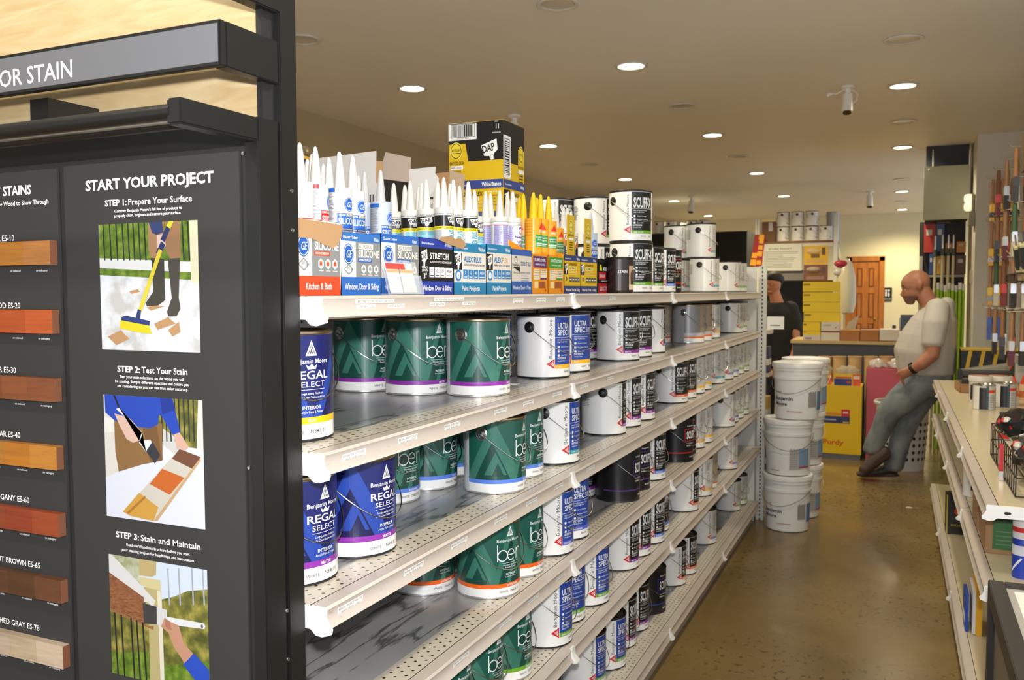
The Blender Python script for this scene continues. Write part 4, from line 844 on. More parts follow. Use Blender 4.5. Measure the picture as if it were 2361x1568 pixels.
CH=[((198,130,66),(206,132,46)),((196,90,40),(190,84,36)),((140,78,46),(150,84,46)),((204,136,52),(206,128,38)),((166,74,38),(162,66,34)),((112,68,42),(98,62,34)),((222,196,168),(214,190,156))]
for z,(c1,c2) in zip(ZS,CH):
    b=MB()
    for k in range(8):
        c=c1 if k%2==0 else c2; q=.86-.03*k; cc=tuple(int(v*q) for v in c)
        m=wood('stained_wood_chip',tuple(int(v*.9) for v in cc),cc,tuple(min(255,int(v*1.06)) for v in cc),(2,20,26),4,.45,1.)
        b.mat(m).box(-1.2895-.0655*(k+1),1.004,z-.0395,-1.2895-.0655*k-.0004,1.0173,z)
    b.mat(C(120,74,50,.6)).box(-1.2896,1.0045,z-.039,-1.2885,1.0173,z-.0005); DL(b.build('stain_swatch',ds))
def picture(x0,z0,x1,z1,base,fn,name):
    f=Flat(.00002); f.rect(x0,z0,x1,z1,C(*base,.45)); fn(f)
    # keep the art inside the print
    for co,no in (((x0,0,0),(-1,0,0)),((x1,0,0),(1,0,0)),((0,z0,0),(0,-1,0)),((0,z1,0),(0,1,0))):
        bmesh.ops.bisect_plane(f.bm,geom=list(f.bm.verts)+list(f.bm.edges)+list(f.bm.faces),plane_co=co,plane_no=no,clear_outer=True)
    DL(f.plane(name,Matrix(((1,0,0,0),(0,0,-1,YP),(0,1,0,0),(0,0,0,1))),ds))
def mot(name,a,b,c,sc=40):
    t=NT(name,.45); t.col(t.ramp(noise(t,(1,1,1),sc,4),[(.35,a),(.5,b),(.65,c)])); return t.m
GRS=mot('printed_grass',(62,86,18),(86,112,28),(114,134,46),60); FOL=mot('printed_foliage',(70,72,28),(104,102,42),(146,136,64),45); DKW=mot('printed_deck',(172,170,168),(196,198,202),(206,209,216),30)
g=lambda k,oy:(lambda *p:[pz(x/k,oy+y/k) for x,y in p])
def cf(r,g_,b): return C(int(r*.84),int(g_*.84),int(b*.85),.5)
a1=g(2.01,0); a2=g(1.99,780)
def pic1(f):
    f.poly(a1((460,1270),(930,1290),(940,1640),(460,1640)),DKW); f.poly(a1((460,1030),(930,1010),(930,1300),(885,1297),(460,1275)),GRS); f.poly(a1((460,1197),(890,1213),(890,1262),(460,1243)),cf(238,238,232))
    for x in (483,513,543,572,598,622,648,674,700,850,876): f.line(a1((x-6,1030),(x+3,1203)),.0028,cf(30,34,36))
    f.poly(a1((877,1010),(926,1010),(928,1312),(887,1312)),cf(232,226,186))
    for q in ((715,1500,780,1470,815,1500,730,1530),(680,1425,720,1412,765,1420,700,1440),(780,1530,830,1490,838,1540,800,1560),(500,1560,560,1530,600,1570,540,1600),(600,1350,640,1340,650,1352,610,1362)): f.poly(a1(*[(q[i],q[i+1]) for i in (0,2,4,6)]),cf(196,150,104))
    pn=cf(176,132,92); f.poly(a1((688,1020),(760,1020),(757,1165),(740,1202),(702,1198),(688,1150)),pn); f.poly(a1((765,1020),(834,1020),(841,1192),(815,1203),(790,1200),(766,1150)),cf(160,118,80))
    bt=cf(66,62,54); f.poly(a1((703,1195),(762,1200),(765,1340),(768,1390),(735,1415),(682,1420),(676,1405),(712,1350)),bt); f.poly(a1((778,1200),(835,1195),(830,1380),(838,1430),(820,1466),(780,1466),(775,1445),(797,1380)),cf(74,70,60))
    f.poly(a1((688,1025),(752,1022),(758,1075),(730,1090),(706,1080)),cf(46,60,110)); f.poly(a1((728,1088),(764,1085),(770,1140),(745,1172),(728,1140)),cf(228,200,186))
    f.line(a1((797,1020),(772,1075)),.0085,cf(236,214,50)); f.line(a1((776,1066),(760,1104)),.0095,cf(40,50,100)); f.line(a1((752,1140),(740,1166)),.0105,cf(40,50,100)); f.line(a1((742,1168),(650,1440)),.0078,cf(232,212,56))
    f.poly(a1((628,1482),(640,1432),(656,1438),(650,1482)),cf(40,56,116)); f.poly(a1((562,1484),(566,1468),(584,1462),(697,1488),(694,1510)),cf(44,60,120)); f.poly(a1((560,1484),(692,1509),(706,1548),(640,1540),(558,1522)),cf(238,214,30))
def pic2(f):
    f.poly(a2((480,250),(600,250),(600,600),(480,640)),cf(228,222,212)); f.poly(a2((720,250),(945,260),(945,512),(860,500),(715,395)),FOL); f.poly(a2((480,360),(530,375),(530,430),(480,432)),cf(240,238,230)); f.poly(a2((720,395),(870,500),(800,530),(720,470)),cf(214,212,206))
    for x in (740,760,780,800,820,842,864,886): f.line(a2((x,280),(x+6,470)),.0026,cf(40,42,40))
    f.poly(a2((910,270),(935,270),(937,514),(903,512)),cf(238,238,222)); f.poly(a2((480,640),(560,605),(760,555),(950,505),(950,880),(480,880)),cf(230,234,244))
    f.poly(a2((524,372),(745,392),(747,560),(650,580),(546,612),(530,520)),cf(146,106,62)); f.poly(a2((655,410),(720,400),(745,560),(690,570)),cf(124,88,50))
    f.poly(a2((480,250),(790,268),(828,432),(792,442),(745,360),(730,350),(726,395),(690,412),(640,408),(560,392),(526,376),(484,340)),cf(34,72,186)); f.poly(a2((735,270),(790,272),(800,330),(745,350)),cf(24,52,150)); f.line(a2((525,262),(548,320),(600,392)),.004,cf(20,24,50))
    f.poly(a2((526,345),(552,352),(600,370),(652,430),(646,466),(612,480),(582,462),(550,400)),cf(228,190,172)); f.poly(a2((534,324),(548,318),(652,432),(640,470),(690,465),(700,480),(672,522),(640,480),(655,436)),cf(240,238,238)); f.poly(a2((672,518),(700,474),(736,536),(712,576)),cf(52,52,60))
    f.poly(a2((800,440),(826,432),(868,500),(845,520),(828,502),(812,508)),cf(224,180,158))
    f.poly(a2((565,795),(825,508),(922,545),(722,838),(600,815)),cf(214,206,192)); f.poly(a2((825,508),(922,545),(882,598),(790,552)),cf(120,76,54)); f.poly(a2((745,598),(848,640),(780,718),(688,668)),cf(206,104,36)); f.poly(a2((565,795),(640,708),(728,775),(706,838),(600,815)),cf(214,160,66)); f.line(a2((590,800),(665,730)),.004,cf(180,120,40)); f.poly(a2((706,838),(922,545),(922,562),(724,838)),cf(206,168,120))
def pic3(f):
    f.poly(a2((500,980),(650,1000),(650,1240),(500,1100)),mot('printed_sky_trees',(140,142,104),(178,182,164),(200,206,212),30)); f.poly(a2((735,1200),(800,1185),(860,1160),(980,1150),(980,1580),(500,1580),(500,1230)),FOL); f.poly(a2((500,1440),(700,1440),(700,1580),(500,1580)),GRS); f.poly(a2((750,1500),(980,1480),(980,1580),(750,1580)),GRS)
    for x in (770,820,880,930): f.line(a2((x,1060),(x+8,1220)),.003,cf(176,180,186))
    f.poly(a2((638,1005),(718,1020),(716,1085),(700,1095),(640,1088)),cf(198,178,120)); f.poly(a2((640,1095),(736,1110),(738,1160),(690,1150),(645,1130)),cf(222,208,152)); f.poly(a2((660,1140),(742,1160),(756,1580),(690,1580),(684,1320)),cf(196,180,124)); f.poly(a2((722,1158),(742,1162),(756,1580),(738,1580)),cf(236,230,206))
    f.poly(a2((500,985),(522,1000),(714,1204),(704,1232),(500,1075)),cf(230,228,224)); f.poly(a2((500,1072),(660,1188),(668,1314),(500,1236)),wood('printed_plank',(96,56,32),(124,78,48),(148,96,62),(6,6,26),6)); f.poly(a2((500,1236),(668,1314),(706,1322),(704,1338),(500,1248)),cf(160,110,70))
    for x in (535,565,610,636,664): f.line(a2((x-8,1262+(x-535)*.35),(x+10,1580)),.0034,cf(28,28,30))
    f.poly(a2((655,1214),(722,1232),(720,1312),(662,1308)),cf(62,60,62)); f.poly(a2((720,1232),(766,1246),(768,1326),(722,1314)),cf(226,224,222)); f.poly(a2((762,1276),(938,1308),(944,1322),(938,1334),(764,1312)),cf(238,238,238)); f.ell(*pz(928/1.99,780+1322/1.99),.0024,.0032,cf(90,90,90),10)
    f.poly(a2((740,1322),(756,1282),(780,1298),(822,1318),(846,1400),(888,1446),(850,1494),(802,1420),(775,1352)),cf(206,152,122)); f.poly(a2((756,1282),(780,1298),(790,1340),(762,1330)),cf(186,126,98)); f.poly(a2((842,1496),(892,1446),(985,1550),(985,1580),(905,1580)),cf(36,78,196))
picture(-1.1905,1.392,-.981,1.594,(200,203,208),pic1,'printed_photo'); picture(-1.1905,1.1175,-.9795,1.3185,(196,200,210),pic2,'printed_photo'); picture(-1.189,.853,-.978,1.054,(184,194,208),pic3,'printed_photo')
# ================================================================ low shelving on the right of the aisle
RZ=[.862,.622,.128]; RX=.232; RY=2.85; RA=.008
rg=thing('gondola_shelving','low cream steel shelving with three decks on the right of the aisle','shelving',(RX,RY,0),RA)
def rp(lx,ly,z): c,s=math.cos(RA),math.sin(RA); return (RX+lx*c-ly*s,RY+lx*s+ly*c,z)
for k,(z,ys) in enumerate(zip(RZ,([0,1.01,2.08,3.15,3.9],[0,.96,2.03,3.1,3.9],[-.25,.40,1.48,2.62,3.9]))):
    dp=.44
    for a,b in zip(ys,ys[1:]):
        o=B(M_DECKR).prism([(.028,z-.028),(dp,z-.028),(dp,z),(.028,z)],0,b-a-.002); s=o.build('shelf',rg); s.location=(0,a,0)
        for md in s.data.materials: pass
        B(M_LIP).prism([(-x,zz) for x,zz in lip_prof(z)],0,b-a-.002).build('price_rail',s)
        if a>0: B(M_WHT).prism([(.002,z+.002),(-.006,z+.003),(-.009,z-.022),(-.020,z-.032),(-.021,z-.037),(-.012,z-.041),(.002,z-.03)],-.011,.011).build('joint_clip',s)
        if a==ys[0]: B(M_WHT).prism([(.30,z-.001),(.001,z-.001),(-.003,z-.006),(-.002,z-.016),(-.008,z-.028),(-.014,z-.034),(-.012,z-.042),(.004,z-.047),(.016,z-.046),(.026,z-.037),(.5,z-.033),(.5,z-.001)],-.006,0).mat(M_BLK).prism([(.042,z-.0205),(.046,z-.0165),(.058,z-.0165),(.062,z-.0205),(.058,z-.0245),(.046,z-.0245)],-.0064,-.006).prism([(.142,z-.0205),(.146,z-.0175),(.154,z-.0175),(.158,z-.0205),(.154,z-.0235),(.146,z-.0235)],-.0064,-.006).build('end_bracket',s)
B(M_LIP).box(.035,-.25,0,.06,3.9,.09).build('kick_plate',rg)
B(M_PEG).box(.445,-.25,.0,.46,3.9,.84).build('back_panel',rg)
for y in (.0,2.08,3.88): B(M_SLOT).box(.43,y-.015,0,.444,y+.015,.83).build('upright',rg)
def put(name,label,cat,lx,ly,z,rz=0,group=None): return thing(name,label,cat,rp(lx,ly,z+.0005),rz+RA,group)
def onR(px,py,k): p=at_z(px,py,RZ[k]); return p
def putp(name,label,cat,px,py,k,back=0,rz=0,group=None):
    p=onR(px,py,k); d=Vector((p.x,p.y,0)).normalized()*back; return thing(name,label,cat,(p.x+d.x,p.y+d.y,RZ[k]+.0005),rz,group)
# tubs and cans on the right counter
def tub(px,py,R,H,label,lab):
    o=putp('putty_tub',label,'tub',px,py,0,R,R_(20),'tubs and tins on the right counter'); B(C(214,208,198,.4)).lathe([(0,0),(R*.92,0),(R*.94,.003),(R,H-.03)],36).build('tub_body',o)
    B(C(226,220,210,.4)).lathe([(R,H-.03),(R*1.06,H-.028),(R*1.06,H-.002),(R*1.03,H),(0,H-.002)],36).mat(C(190,120,96,.5)).lathe([(R*.9,H-.001),(R*.88,H+.001),(0,H+.001)],24).build('lid',o)
    f=Flat(); f.rect(-.04,.02,.05,H-.045,C(176,174,172,.45)); f.rect(-.05,.02,-.025,H-.045,C(206,60,36,.45)); f.rect(-.08,.02,-.05,H-.045,C(40,40,44,.45)); f.cyl(R*.985,'label',o,.005); return o
tub(2259,932,.056,.152,'left of two white tubs behind the tins on the right counter',0); tub(2305,931,.056,.150,'right of two white tubs behind the tins on the right counter',1)
def tin(px,py,R,H,label):
    o=putp('filler_tin',label,'tin',px,py,0,R,R_(20),'tubs and tins on the right counter'); B(C(204,198,190,.35)).lathe([(0,0),(R-.002,0),(R,.002),(R,H)],40).build('tin_body',o); B(C(206,202,186,.2,1)).lathe([(R,H),(R+.002,H+.002),(R+.002,H+.006),(R-.004,H+.007),(R-.007,H+.002),(0,H+.002)],40).build('lid',o)
    f=Flat(); f.rect(-.08,.003,-.045,H,C(226,222,214,.4)); f.rect(-.045,.003,-.012,H*.93,C(30,30,34,.4)); f.rect(-.012,.003,.0,H,C(70,90,110,.4)); f.rect(.0,.003,.045,H*.82,C(206,204,204,.45)); f.rect(.0,H*.72,.045,H*.84,C(224,70,30,.4)); f.rect(.045,.003,.09,H*.9,C(34,32,34,.4)); f.rect(.05,H*.3,.085,H*.55,C(220,80,36,.4))
    for i in range(8): f.rect(.006,.012+i*.009,.034+random.random()*.006,.015+i*.009,GREYT)
    f.cyl(R,'label',o,.005)
tin(2268,946,.053,.125,'left metal-lidded tin with black and white label, right counter'); tin(2316,941,.053,.125,'right metal-lidded tin with black and white label, right counter')
def glue(px,py,label,H=.135,R=.021):
    o=putp('glue_bottle',label,'bottle',px,py,0,R,0,'orange-capped bottles on the right counter'); B(C(238,196,150,.4)).lathe([(0,0),(R,0),(R,H*.56),(R*.8,H*.64),(R*.5,H*.66)],20).build('bottle_body',o); B(C(232,80,40,.4)).lathe([(R*.7,H*.64),(R*.68,H*.7),(R*.3,H*.92),(R*.18,H),(0,H)],20).build('cap',o); Flat().rect(-.03,.012,.03,.05,C(214,120,60,.45)).cyl(R+.0004,'label',o,.004)
glue(2337,922,'cream bottle with orange spout cap, beside the right tin'); glue(2358,922,'cream bottle with orange spout cap at the right edge, beside another bottle')
o=putp('filler_jar','small white jar with orange lid before the orange-capped bottle','jar',2341,935,0,.016); B(C(230,222,206,.4)).lathe([(0,0),(.016,0),(.016,.05),(.0,.05)],20).build('jar_body',o); B(C(236,100,36,.4)).lathe([(.018,.05),(.018,.062),(0,.063)],20).build('lid',o)
p=rp(.17,1.18,RZ[0]); o=thing('blister_box','red and white small carton in front of the tins on the right counter','carton',(p[0],p[1],RZ[0]+.0005),R_(-12)); B(C(216,208,198,.5)).box(-.03,-.02,0,.05,.06,.085).mat(C(206,40,36,.5)).box(-.0305,-.0205,.02,.0505,.0605,.045).box(-.0305,-.0205,.075,.0505,.0605,.0855).mat(C(240,120,40,.5)).box(-.0306,-.0206,.086,.0506,.0606,.092).build('carton_body',o)
# tray of tools and boxes further along the counter
p=onR(2226,906,0); o=thing('cardboard_tray','open brown cardboard tray of small black tools on the right counter','tray',(p.x,p.y+.12,RZ[0]+.0005),R_(4)); b=B(M_KRAFT2)
for q in ((-.04,-.13,0,.06,-.127,.055),(-.04,.127,0,.06,.13,.055),(-.04,-.13,0,-.037,.13,.055),(.057,-.13,0,.06,.13,.055),(-.04,-.13,0,.06,.13,.002)): b.box(*q)
b.build('tray',o)
o2=thing('tool_bundle','bundle of black-handled hand tools lying in the brown tray','tools',(p.x+.01,p.y+.12,RZ[0]+.0035),R_(4)); b=B(C(34,30,32,.5))
for i in range(4): b.tube([(-.03+.02*i,-.10+.01*i,.012),(-.025+.02*i,.1,.035+.008*(i%2))],.009,8)
b.mat(C(60,52,50,.5)).box(-.02,-.06,.045,.03,.04,.075); b.build('tool_handles',o2)
p=onR(2262,876,0); o=thing('display_box','black display box with yellow stripes and sloped grey lid, far right counter','display box',(p.x+.04,p.y+.34,RZ[0]+.0005),R_(0))
B(C(24,24,24,.5)).box(-.15,.0,0,.34,.26,.19).mat(C(206,168,30,.5)).box(-.151,-.001,.182,.341,.261,.192).build('box_body',o)
f=Flat(); 
for i in range(4): f.poly([(.02+i*.085,0),(.045+i*.085,0),(.075+i*.085,.18),(.05+i*.085,.18)],C(200,160,30,.5))
f.plane('stripes',XZ(-.15,-.0015,0),o)
B(C(170,164,152,.5)).prism([(-.16,.045),(.34,.045),(.34,.125),(.33,.13)],-.2,-.003).build('sloped_lid',o)
o=thing('caulking_gun','row of dark caulking guns lying on the counter below the grey lid','caulking gun',(p.x+.02,p.y-.02,RZ[0]+.0005),0); b=B(C(50,48,46,.4))
for i in range(1): b.tube([(-.14,.0,.03),(.22,.02,.03)],.028,14)
b.mat(C(90,84,76,.4,.5)).tube([(-.14,.05,.055),(.24,.06,.055)],.012,10); b.build('gun_barrel',o); B(C(40,38,38,.5)).box(-.17,-.01,0,-.14,.03,.07).build('gun_handle',o)
# grey pail far right
o=putp('grey_pail','grey metal pail at the right edge behind the orange-capped bottles','pail',2357,893,0,.07); B(C(176,174,172,.3,.4)).lathe([(0,0),(.07,0),(.072,.2),(.074,.205),(.07,.21),(.0,.207)],36).build('pail_body',o); Flat().rect(-.14,.06,-.06,.16,C(40,38,38,.5)).ell(-.1,.13,.02,.02,C(200,50,50,.5)).rect(-.05,.03,.06,.15,C(196,194,190,.4)).cyl(.0735,'label',o)
# black wire rack with bagged brushes at the near right
o=thing('wire_rack','black wire rack holding plastic bags at the right edge of the near counter','rack',rp(.085,.12,RZ[0]+.0005),RA); b=B(C(52,48,40,.4,.5))
for z in (.004,.06,.12): b.tube([(0,0,z),(.24,0,z),(.24,.75,z),(0,.75,z),(0,0,z)],.0025,6)
for i in range(16): b.tube([(0,.05*i,.004),(0,.05*i,.12)],.0018,6)
for i in range(5): b.tube([(.06*i,0,.004),(.06*i,0,.12)],.0018,6); b.tube([(.06*i,0,.004),(.06*i,.75,.004)],.0018,6)
b.build('rack_wires',o)
def crumple(o,name,m,c,r,seed,sc=1.):
    rnd=random.Random(seed); b=B(m); b.ball(c,r,16)
    for v in b.bm.verts: v.co+=Vector((rnd.uniform(-1,1),rnd.uniform(-1,1),rnd.uniform(-1,1)))*.012*sc
    return b.build(name,o,0,20)
BAGS=[('black shiny plastic bag on top of the near wire rack',C(30,29,28,.12),(.06,.52,.15),(.07,.13,.05)),('grey and black plastic bag at the front of the wire rack',C(58,56,54,.15),(.09,.25,.10),(.07,.14,.07)),('dark bag with white print at the back of the wire rack',C(44,42,42,.15),(.15,.62,.11),(.07,.09,.09)),('clear grey bag at the near end of the wire rack',C(120,116,110,.15),(.17,.10,.06),(.06,.07,.05))]
for i,(lb,m,c,r) in enumerate(BAGS):
    q=rp(.085+c[0],.12+c[1],RZ[0]+max(c[2]-r[2],.008)); bo=thing('plastic_bag',lb,'bag',q,0,'plastic bags in the near wire rack'); crumple(bo,'bag_body',m,(0,0,r[2]),r,i)
    b=MB(); rnd=random.Random(i+5)
    for j in range(5): a=rnd.uniform(2.4,4.4); b.mat(C(206,200,190,.3) if j%2 else C(196,40,40,.35)).ball((r[0]*.86*math.cos(a),r[1]*.8*math.sin(a),r[2]*rnd.uniform(.7,1.5)),(.016,.024,.016),8)
    b.build('bag_print',bo)
o=thing('brush_pack','red and silver packet hanging on the near wire rack','packet',rp(.072,.40,RZ[0]+.0005),RA); B(C(190,36,40,.4)).box(-.006,-.022,.03,.006,.022,.115).mat(C(206,204,200,.3,.5)).box(-.006,-.022,.006,.006,.022,.03).mat(C(220,200,190,.4)).box(-.0065,-.012,.05,.0,.012,.10).box(-.007,-.022,0,.007,.022,.006).build('packet',o)
# goods on the two lower decks
def kbox(lx,ly,k,sx,sy,sz,label,m2,rz=0):
    o=put('goods_carton',label,'carton',lx,ly,RZ[k],rz,'cartons under the right counter'); B(M_KRAFT2).box(0,0,0,sx,sy,sz).build('carton_body',o,.002)
    f=Flat(); f.rect(.02,.015,sx-.015,sz-.02,m2); f.rect(.02,sz-.045,.02+sx*.35,sz-.02,C(24,24,24,.5))
    for i in range(4): f.rect(.03,.03+i*.014,sx-.05,.034+i*.014,C(100,126,96,.6))
    f.plane('printed_front',XZ(0,-.0005,0),o)
G2=C(54,104,56,.55)
kbox(.03,.36,1,.36,.22,.155,'brown carton with green panel at the near end of the middle right deck',G2); kbox(.03,.66,1,.16,.22,.19,'narrow brown carton behind the green panelled one, middle right deck',C(70,110,62,.55))
def can2(px,py,k,R,H,label,body,marks):
    o=put('goods_can',label,'can',.075,1.25,RZ[k],R_(10),'cans under the right counter'); B(body).lathe([(0,0),(R-.002,0),(R,.002),(R,H-.004),(R-.003,H),(R*.5,H-.002),(0,H-.002)],32).build('can_body',o); f=Flat()
    for q in marks: f.rect(*q[:4],q[4])
    f.cyl(R,'label',o,.006)
can2(2214,1122,1,.055,.17,'white can with black printed patch on the middle right deck',C(222,220,214,.4),[(-.05,.06,.05,.15,C(206,206,204,.4)),(0,.10,.05,.14,C(40,40,44,.5)),(-.04,.03,-.03,.05,C(30,30,34,.5))])
o=put('solvent_can','square black can with orange logo on the lowest right deck','can',.085,at_z(2196,1232,RZ[2]).y-RY+.04,RZ[2],R_(3)); B(C(34,33,32,.4)).box(-.06,-.04,0,.06,.04,.225).mat(C(44,42,40,.4)).box(-.045,-.03,.225,.045,.03,.23).lathe([(.016,.23),(.016,.25),(0,.25)],16).mat(C(220,190,30,.5)).box(.061,-.04,.05,.0605,.04,.13).build('can_body',o,.004)
Flat().ell(0,.13,.022,.02,C(236,90,30,.5)).txt('SOLVENT',.0,.045,.012,C(200,190,40,.5),.075,.6).rect(-.06,.0,-.054,.22,C(200,180,40,.5)).plane('printed_front',XZ(0,-.0405,0),o)
p=onR(2250,1470,2); o=thing('yellow_folder','yellow box file standing upright on the lowest right deck','box file',(p.x,p.y+.02,RZ[2]+.0005),R_(0)); B(C(232,172,24,.5)).box(0,0,0,.022,.2,.19).mat(C(220,220,224,.5)).box(-.012,.005,.003,-.0005,.2,.17).build('file_body',o)
o=thing('blue_packet','blue and white packet leaning beside the yellow box file','packet',(p.x-.03,p.y+.05,RZ[2]+.0005),0); B(C(36,74,170,.5)).box(-.006,0,0,.006,.14,.15).mat(C(226,226,230,.5)).box(-.0065,.02,.03,.0065,.12,.06).build('packet_body',o)
o=putp('cleaner_bottle','blue white and red striped canister at the right edge, middle deck','canister',2358,1337,1,.03); B(C(36,62,170,.35)).lathe([(0,0),(.03,0),(.03,.19),(.026,.2),(0,.2)],28).build('canister_body',o); Flat().rect(-.09,.07,.09,.1,C(220,220,226,.4)).rect(-.09,.12,.09,.14,C(226,220,220,.4)).rect(-.09,.14,.09,.155,C(206,50,44,.4)).rect(-.09,.155,.09,.19,C(230,226,220,.4)).line([(-.04,.02),(-.01,.06)],.006,C(220,220,226,.4)).cyl(.0302,'label',o)
for i,(lx,ly,m,lb) in enumerate(((.06,3.2,C(40,52,150,.4),'blue packet at the far end of the middle right deck'),(.05,3.5,C(100,150,50,.4),'green packet at the far end of the middle right deck'),(.10,2.4,C(90,84,80,.5),'dark grey box on the middle right deck, far half'),(.08,1.9,C(60,58,60,.5),'black box on the middle right deck beside the grey one'))):
    o=put('goods_packet',lb,'packet',lx,ly,RZ[1],0,'packets on the middle right deck'); B(m).box(0,0,0,.14,.17,.13).mat(C(200,200,204,.5)).box(-.0008,.03,.04,0,.14,.08).build('packet_body',o,.012)
for i,(lx,ly,m,lb) in enumerate(((.10,3.1,C(190,60,70,.5),'red packet on the lowest right deck, far end'),(.08,2.7,C(150,160,150,.5),'pale green tub box on the lowest right deck'),(.12,2.3,C(70,64,60,.5),'dark box on the lowest right deck beside the pale box'),(.12,.25,C(110,78,54,.6),'brown carton on the lowest right deck behind the yellow file'))):
    o=put('goods_box',lb,'box',lx,ly,RZ[2],0,'boxes on the lowest right deck'); B(m).box(0,0,0,.2,.2,.2).mat(C(206,204,200,.5)).box(-.0008,.04,.06,0,.16,.12).build('box_body',o,.006)
# black framed table with a white glass top, near right corner
TZ=.78; c0=at_z(2278,1336,TZ)
o=thing('display_table','black framed display table with bright white top, near right corner','table',(c0.x,c0.y,0)); W,D=.95,1.25
b=B(C(38,35,33,.4)); b.box(0,-D,TZ-.05,.034,0,TZ).box(W-.034,-D,TZ-.05,W,0,TZ).box(.034,-.034,TZ-.05,W-.034,0,TZ).box(.034,-D,TZ-.05,W-.034,-D+.034,TZ); b.build('top_frame',o,.002)
B(C(170,164,156,.4)).box(.034,-D+.034,TZ-.03,.05,-.034,TZ-.006).box(.05,-.05,TZ-.03,W-.034,-.034,TZ-.006).build('inner_rim',o)
B(C(246,238,228,.3)).box(.05,-D+.034,TZ-.03,W-.034,-.05,TZ-.008).build('white_top',o)
f=Flat(); f.rect(.30,-.35,.5,-.2,C(60,58,56,.5)); f.rect(.11,-.16,.2,-.13,C(130,126,120,.5)); f.plane('printed_sheet',XY(0,0,TZ-.0075),o)
B(C(112,100,82,.5)).box(.014,-D+.02,.08,.03,-.03,TZ-.05).box(.03,-.05,.08,W-.03,-.035,TZ-.05).build('side_panel',o)
for x in (.0,W-.035):
    for y in (-.035,-D): B(C(30,28,27,.4)).box(x,y,0,x+.035,y+.035,TZ-.05).build('leg',o)
# ================================================================ hanging brushes on the right wall
pg=thing('brush_rack','tall steel pegboard rack with hooks of paint brushes on the right','rack',(.72,3.3,0)); B(M_PEG).box(0,0,.87,.02,2.95,2.45).build('pegboard',pg); B(M_SLOT).box(.02,.0,0,.05,.04,2.45).box(.02,2.9,0,.05,2.94,2.45).build('post',pg); B(M_LIP).box(-.0,-.0,.0,.04,2.95,.87).build('lower_panel',pg)
p0=at_x(2341,400,.42); B(C(96,74,46,.6)).box(-.28,-.2,p0.z-.0,.02,p0.y-3.3,p0.z+.16).build('canopy',pg)
def brush(o_lab,loc,wd,hl,hm,fm,bm_,bl,rz=0,group='brushes hanging on the right',band=None):
    o=thing('paint_brush',o_lab,'paint brush',loc,rz,group); 
    B(hm).lathe([(.0,0),(.010,-.004),(.0115,-.03),(.010,-hl*.5),(.0115,-hl*.8),(.0125,-hl),(0,-hl)],10).build('handle',o)
    B(fm).box(-.0115,-wd/2,-hl-.045,.0115,wd/2,-hl+.002).build('ferrule',o,.002)
    b=B(bm_); b.prism([(-wd/2,-hl-.045),(wd/2,-hl-.045),(wd/2*.96,-hl-.045-bl),(-wd/2*.96,-hl-.045-bl)],-.0105,.0105,'x')
    if band: b.mat(band).prism([(-wd/2-.001,-hl-.05),(wd/2+.001,-hl-.05),(wd/2+.001,-hl-.078),(-wd/2-.001,-hl-.078)],-.0118,.0118,'x')
    b.build('bristles',o); return o
def hook(y,z,n=.27,k=[0]):
    B(M_CHR).tube([(0,y-3.3,z),(-n,y-3.3,z),(-n-.012,y-3.3,z+.014)],.0032,8).tube([(0,y-3.3,z-.025),(-.03,y-3.3,z)],.003,6).build('hook',pg)
YWB=C(226,176,28,.4); YB2=C(214,160,30,.4); STB=C(190,190,192,.25,.9); NVB=C(34,36,60,.4); BRB=C(200,160,70,.6)
hz=[at_x(2274,415,.445).z,at_x(2271,513,.445).z,at_x(2270,604,.445).z,at_x(2266,707,.445).z]; YH=6.02
rowinfo=[('top',6,M_HANDLE,YWB,C(210,160,30,.5),NVB,.155),('second',5,M_HANDLE,YWB,YB2,C(190,190,206,.4),.165),('third',4,M_HANDLE,C(232,196,60,.4),YB2,C(150,150,170,.4),.155),('lowest',4,M_HANDLE,C(60,90,170,.4),C(56,86,166,.45),None,.06)]
for r,(rn,n,hm,fm,bm_,band,hl) in enumerate(rowinfo):
    for dy in (0,-.42,-.84,-1.26): hook(YH+dy,hz[r])
    for i in range(n):
        brush('wooden handled brush, %s from the tip on the far %s hook'%(ordn(i+1),rn),(.475+.026*i,YH,hz[r]-.004),.075 if r<3 else .05,hl,hm,fm,bm_,.055 if r<3 else .09,0,'brushes hanging on the right',band)
mixm=[(C(120,74,40,.5),C(204,50,44,.4),C(120,40,34,.6),'dark red'),(M_HANDLE,STB,C(46,42,40,.7),'black bristled'),(C(150,100,60,.5),C(60,60,66,.4),C(60,56,60,.7),'orange handled'),(M_HANDLE,C(200,200,206,.3),C(96,40,50,.6),'maroon'),(C(60,90,60,.5),STB,C(200,190,170,.6),'pale bristled')]
names=set()
for r in range(4):
    for j,dy in enumerate((-.42,-.84,-1.26)):
        for i in range(3):
            hm,fm,bm_,cn=mixm[(r*2+j+i*3)%5]
            brush('%s brush, %s from tip, %s hook, %s before the far hooks'%(cn,ordn(i+1),rowinfo[r][0],('one','two','three')[j]),(.47+.045*i,YH+dy,hz[r]-.004),.07,.14,hm,fm,bm_,.07)
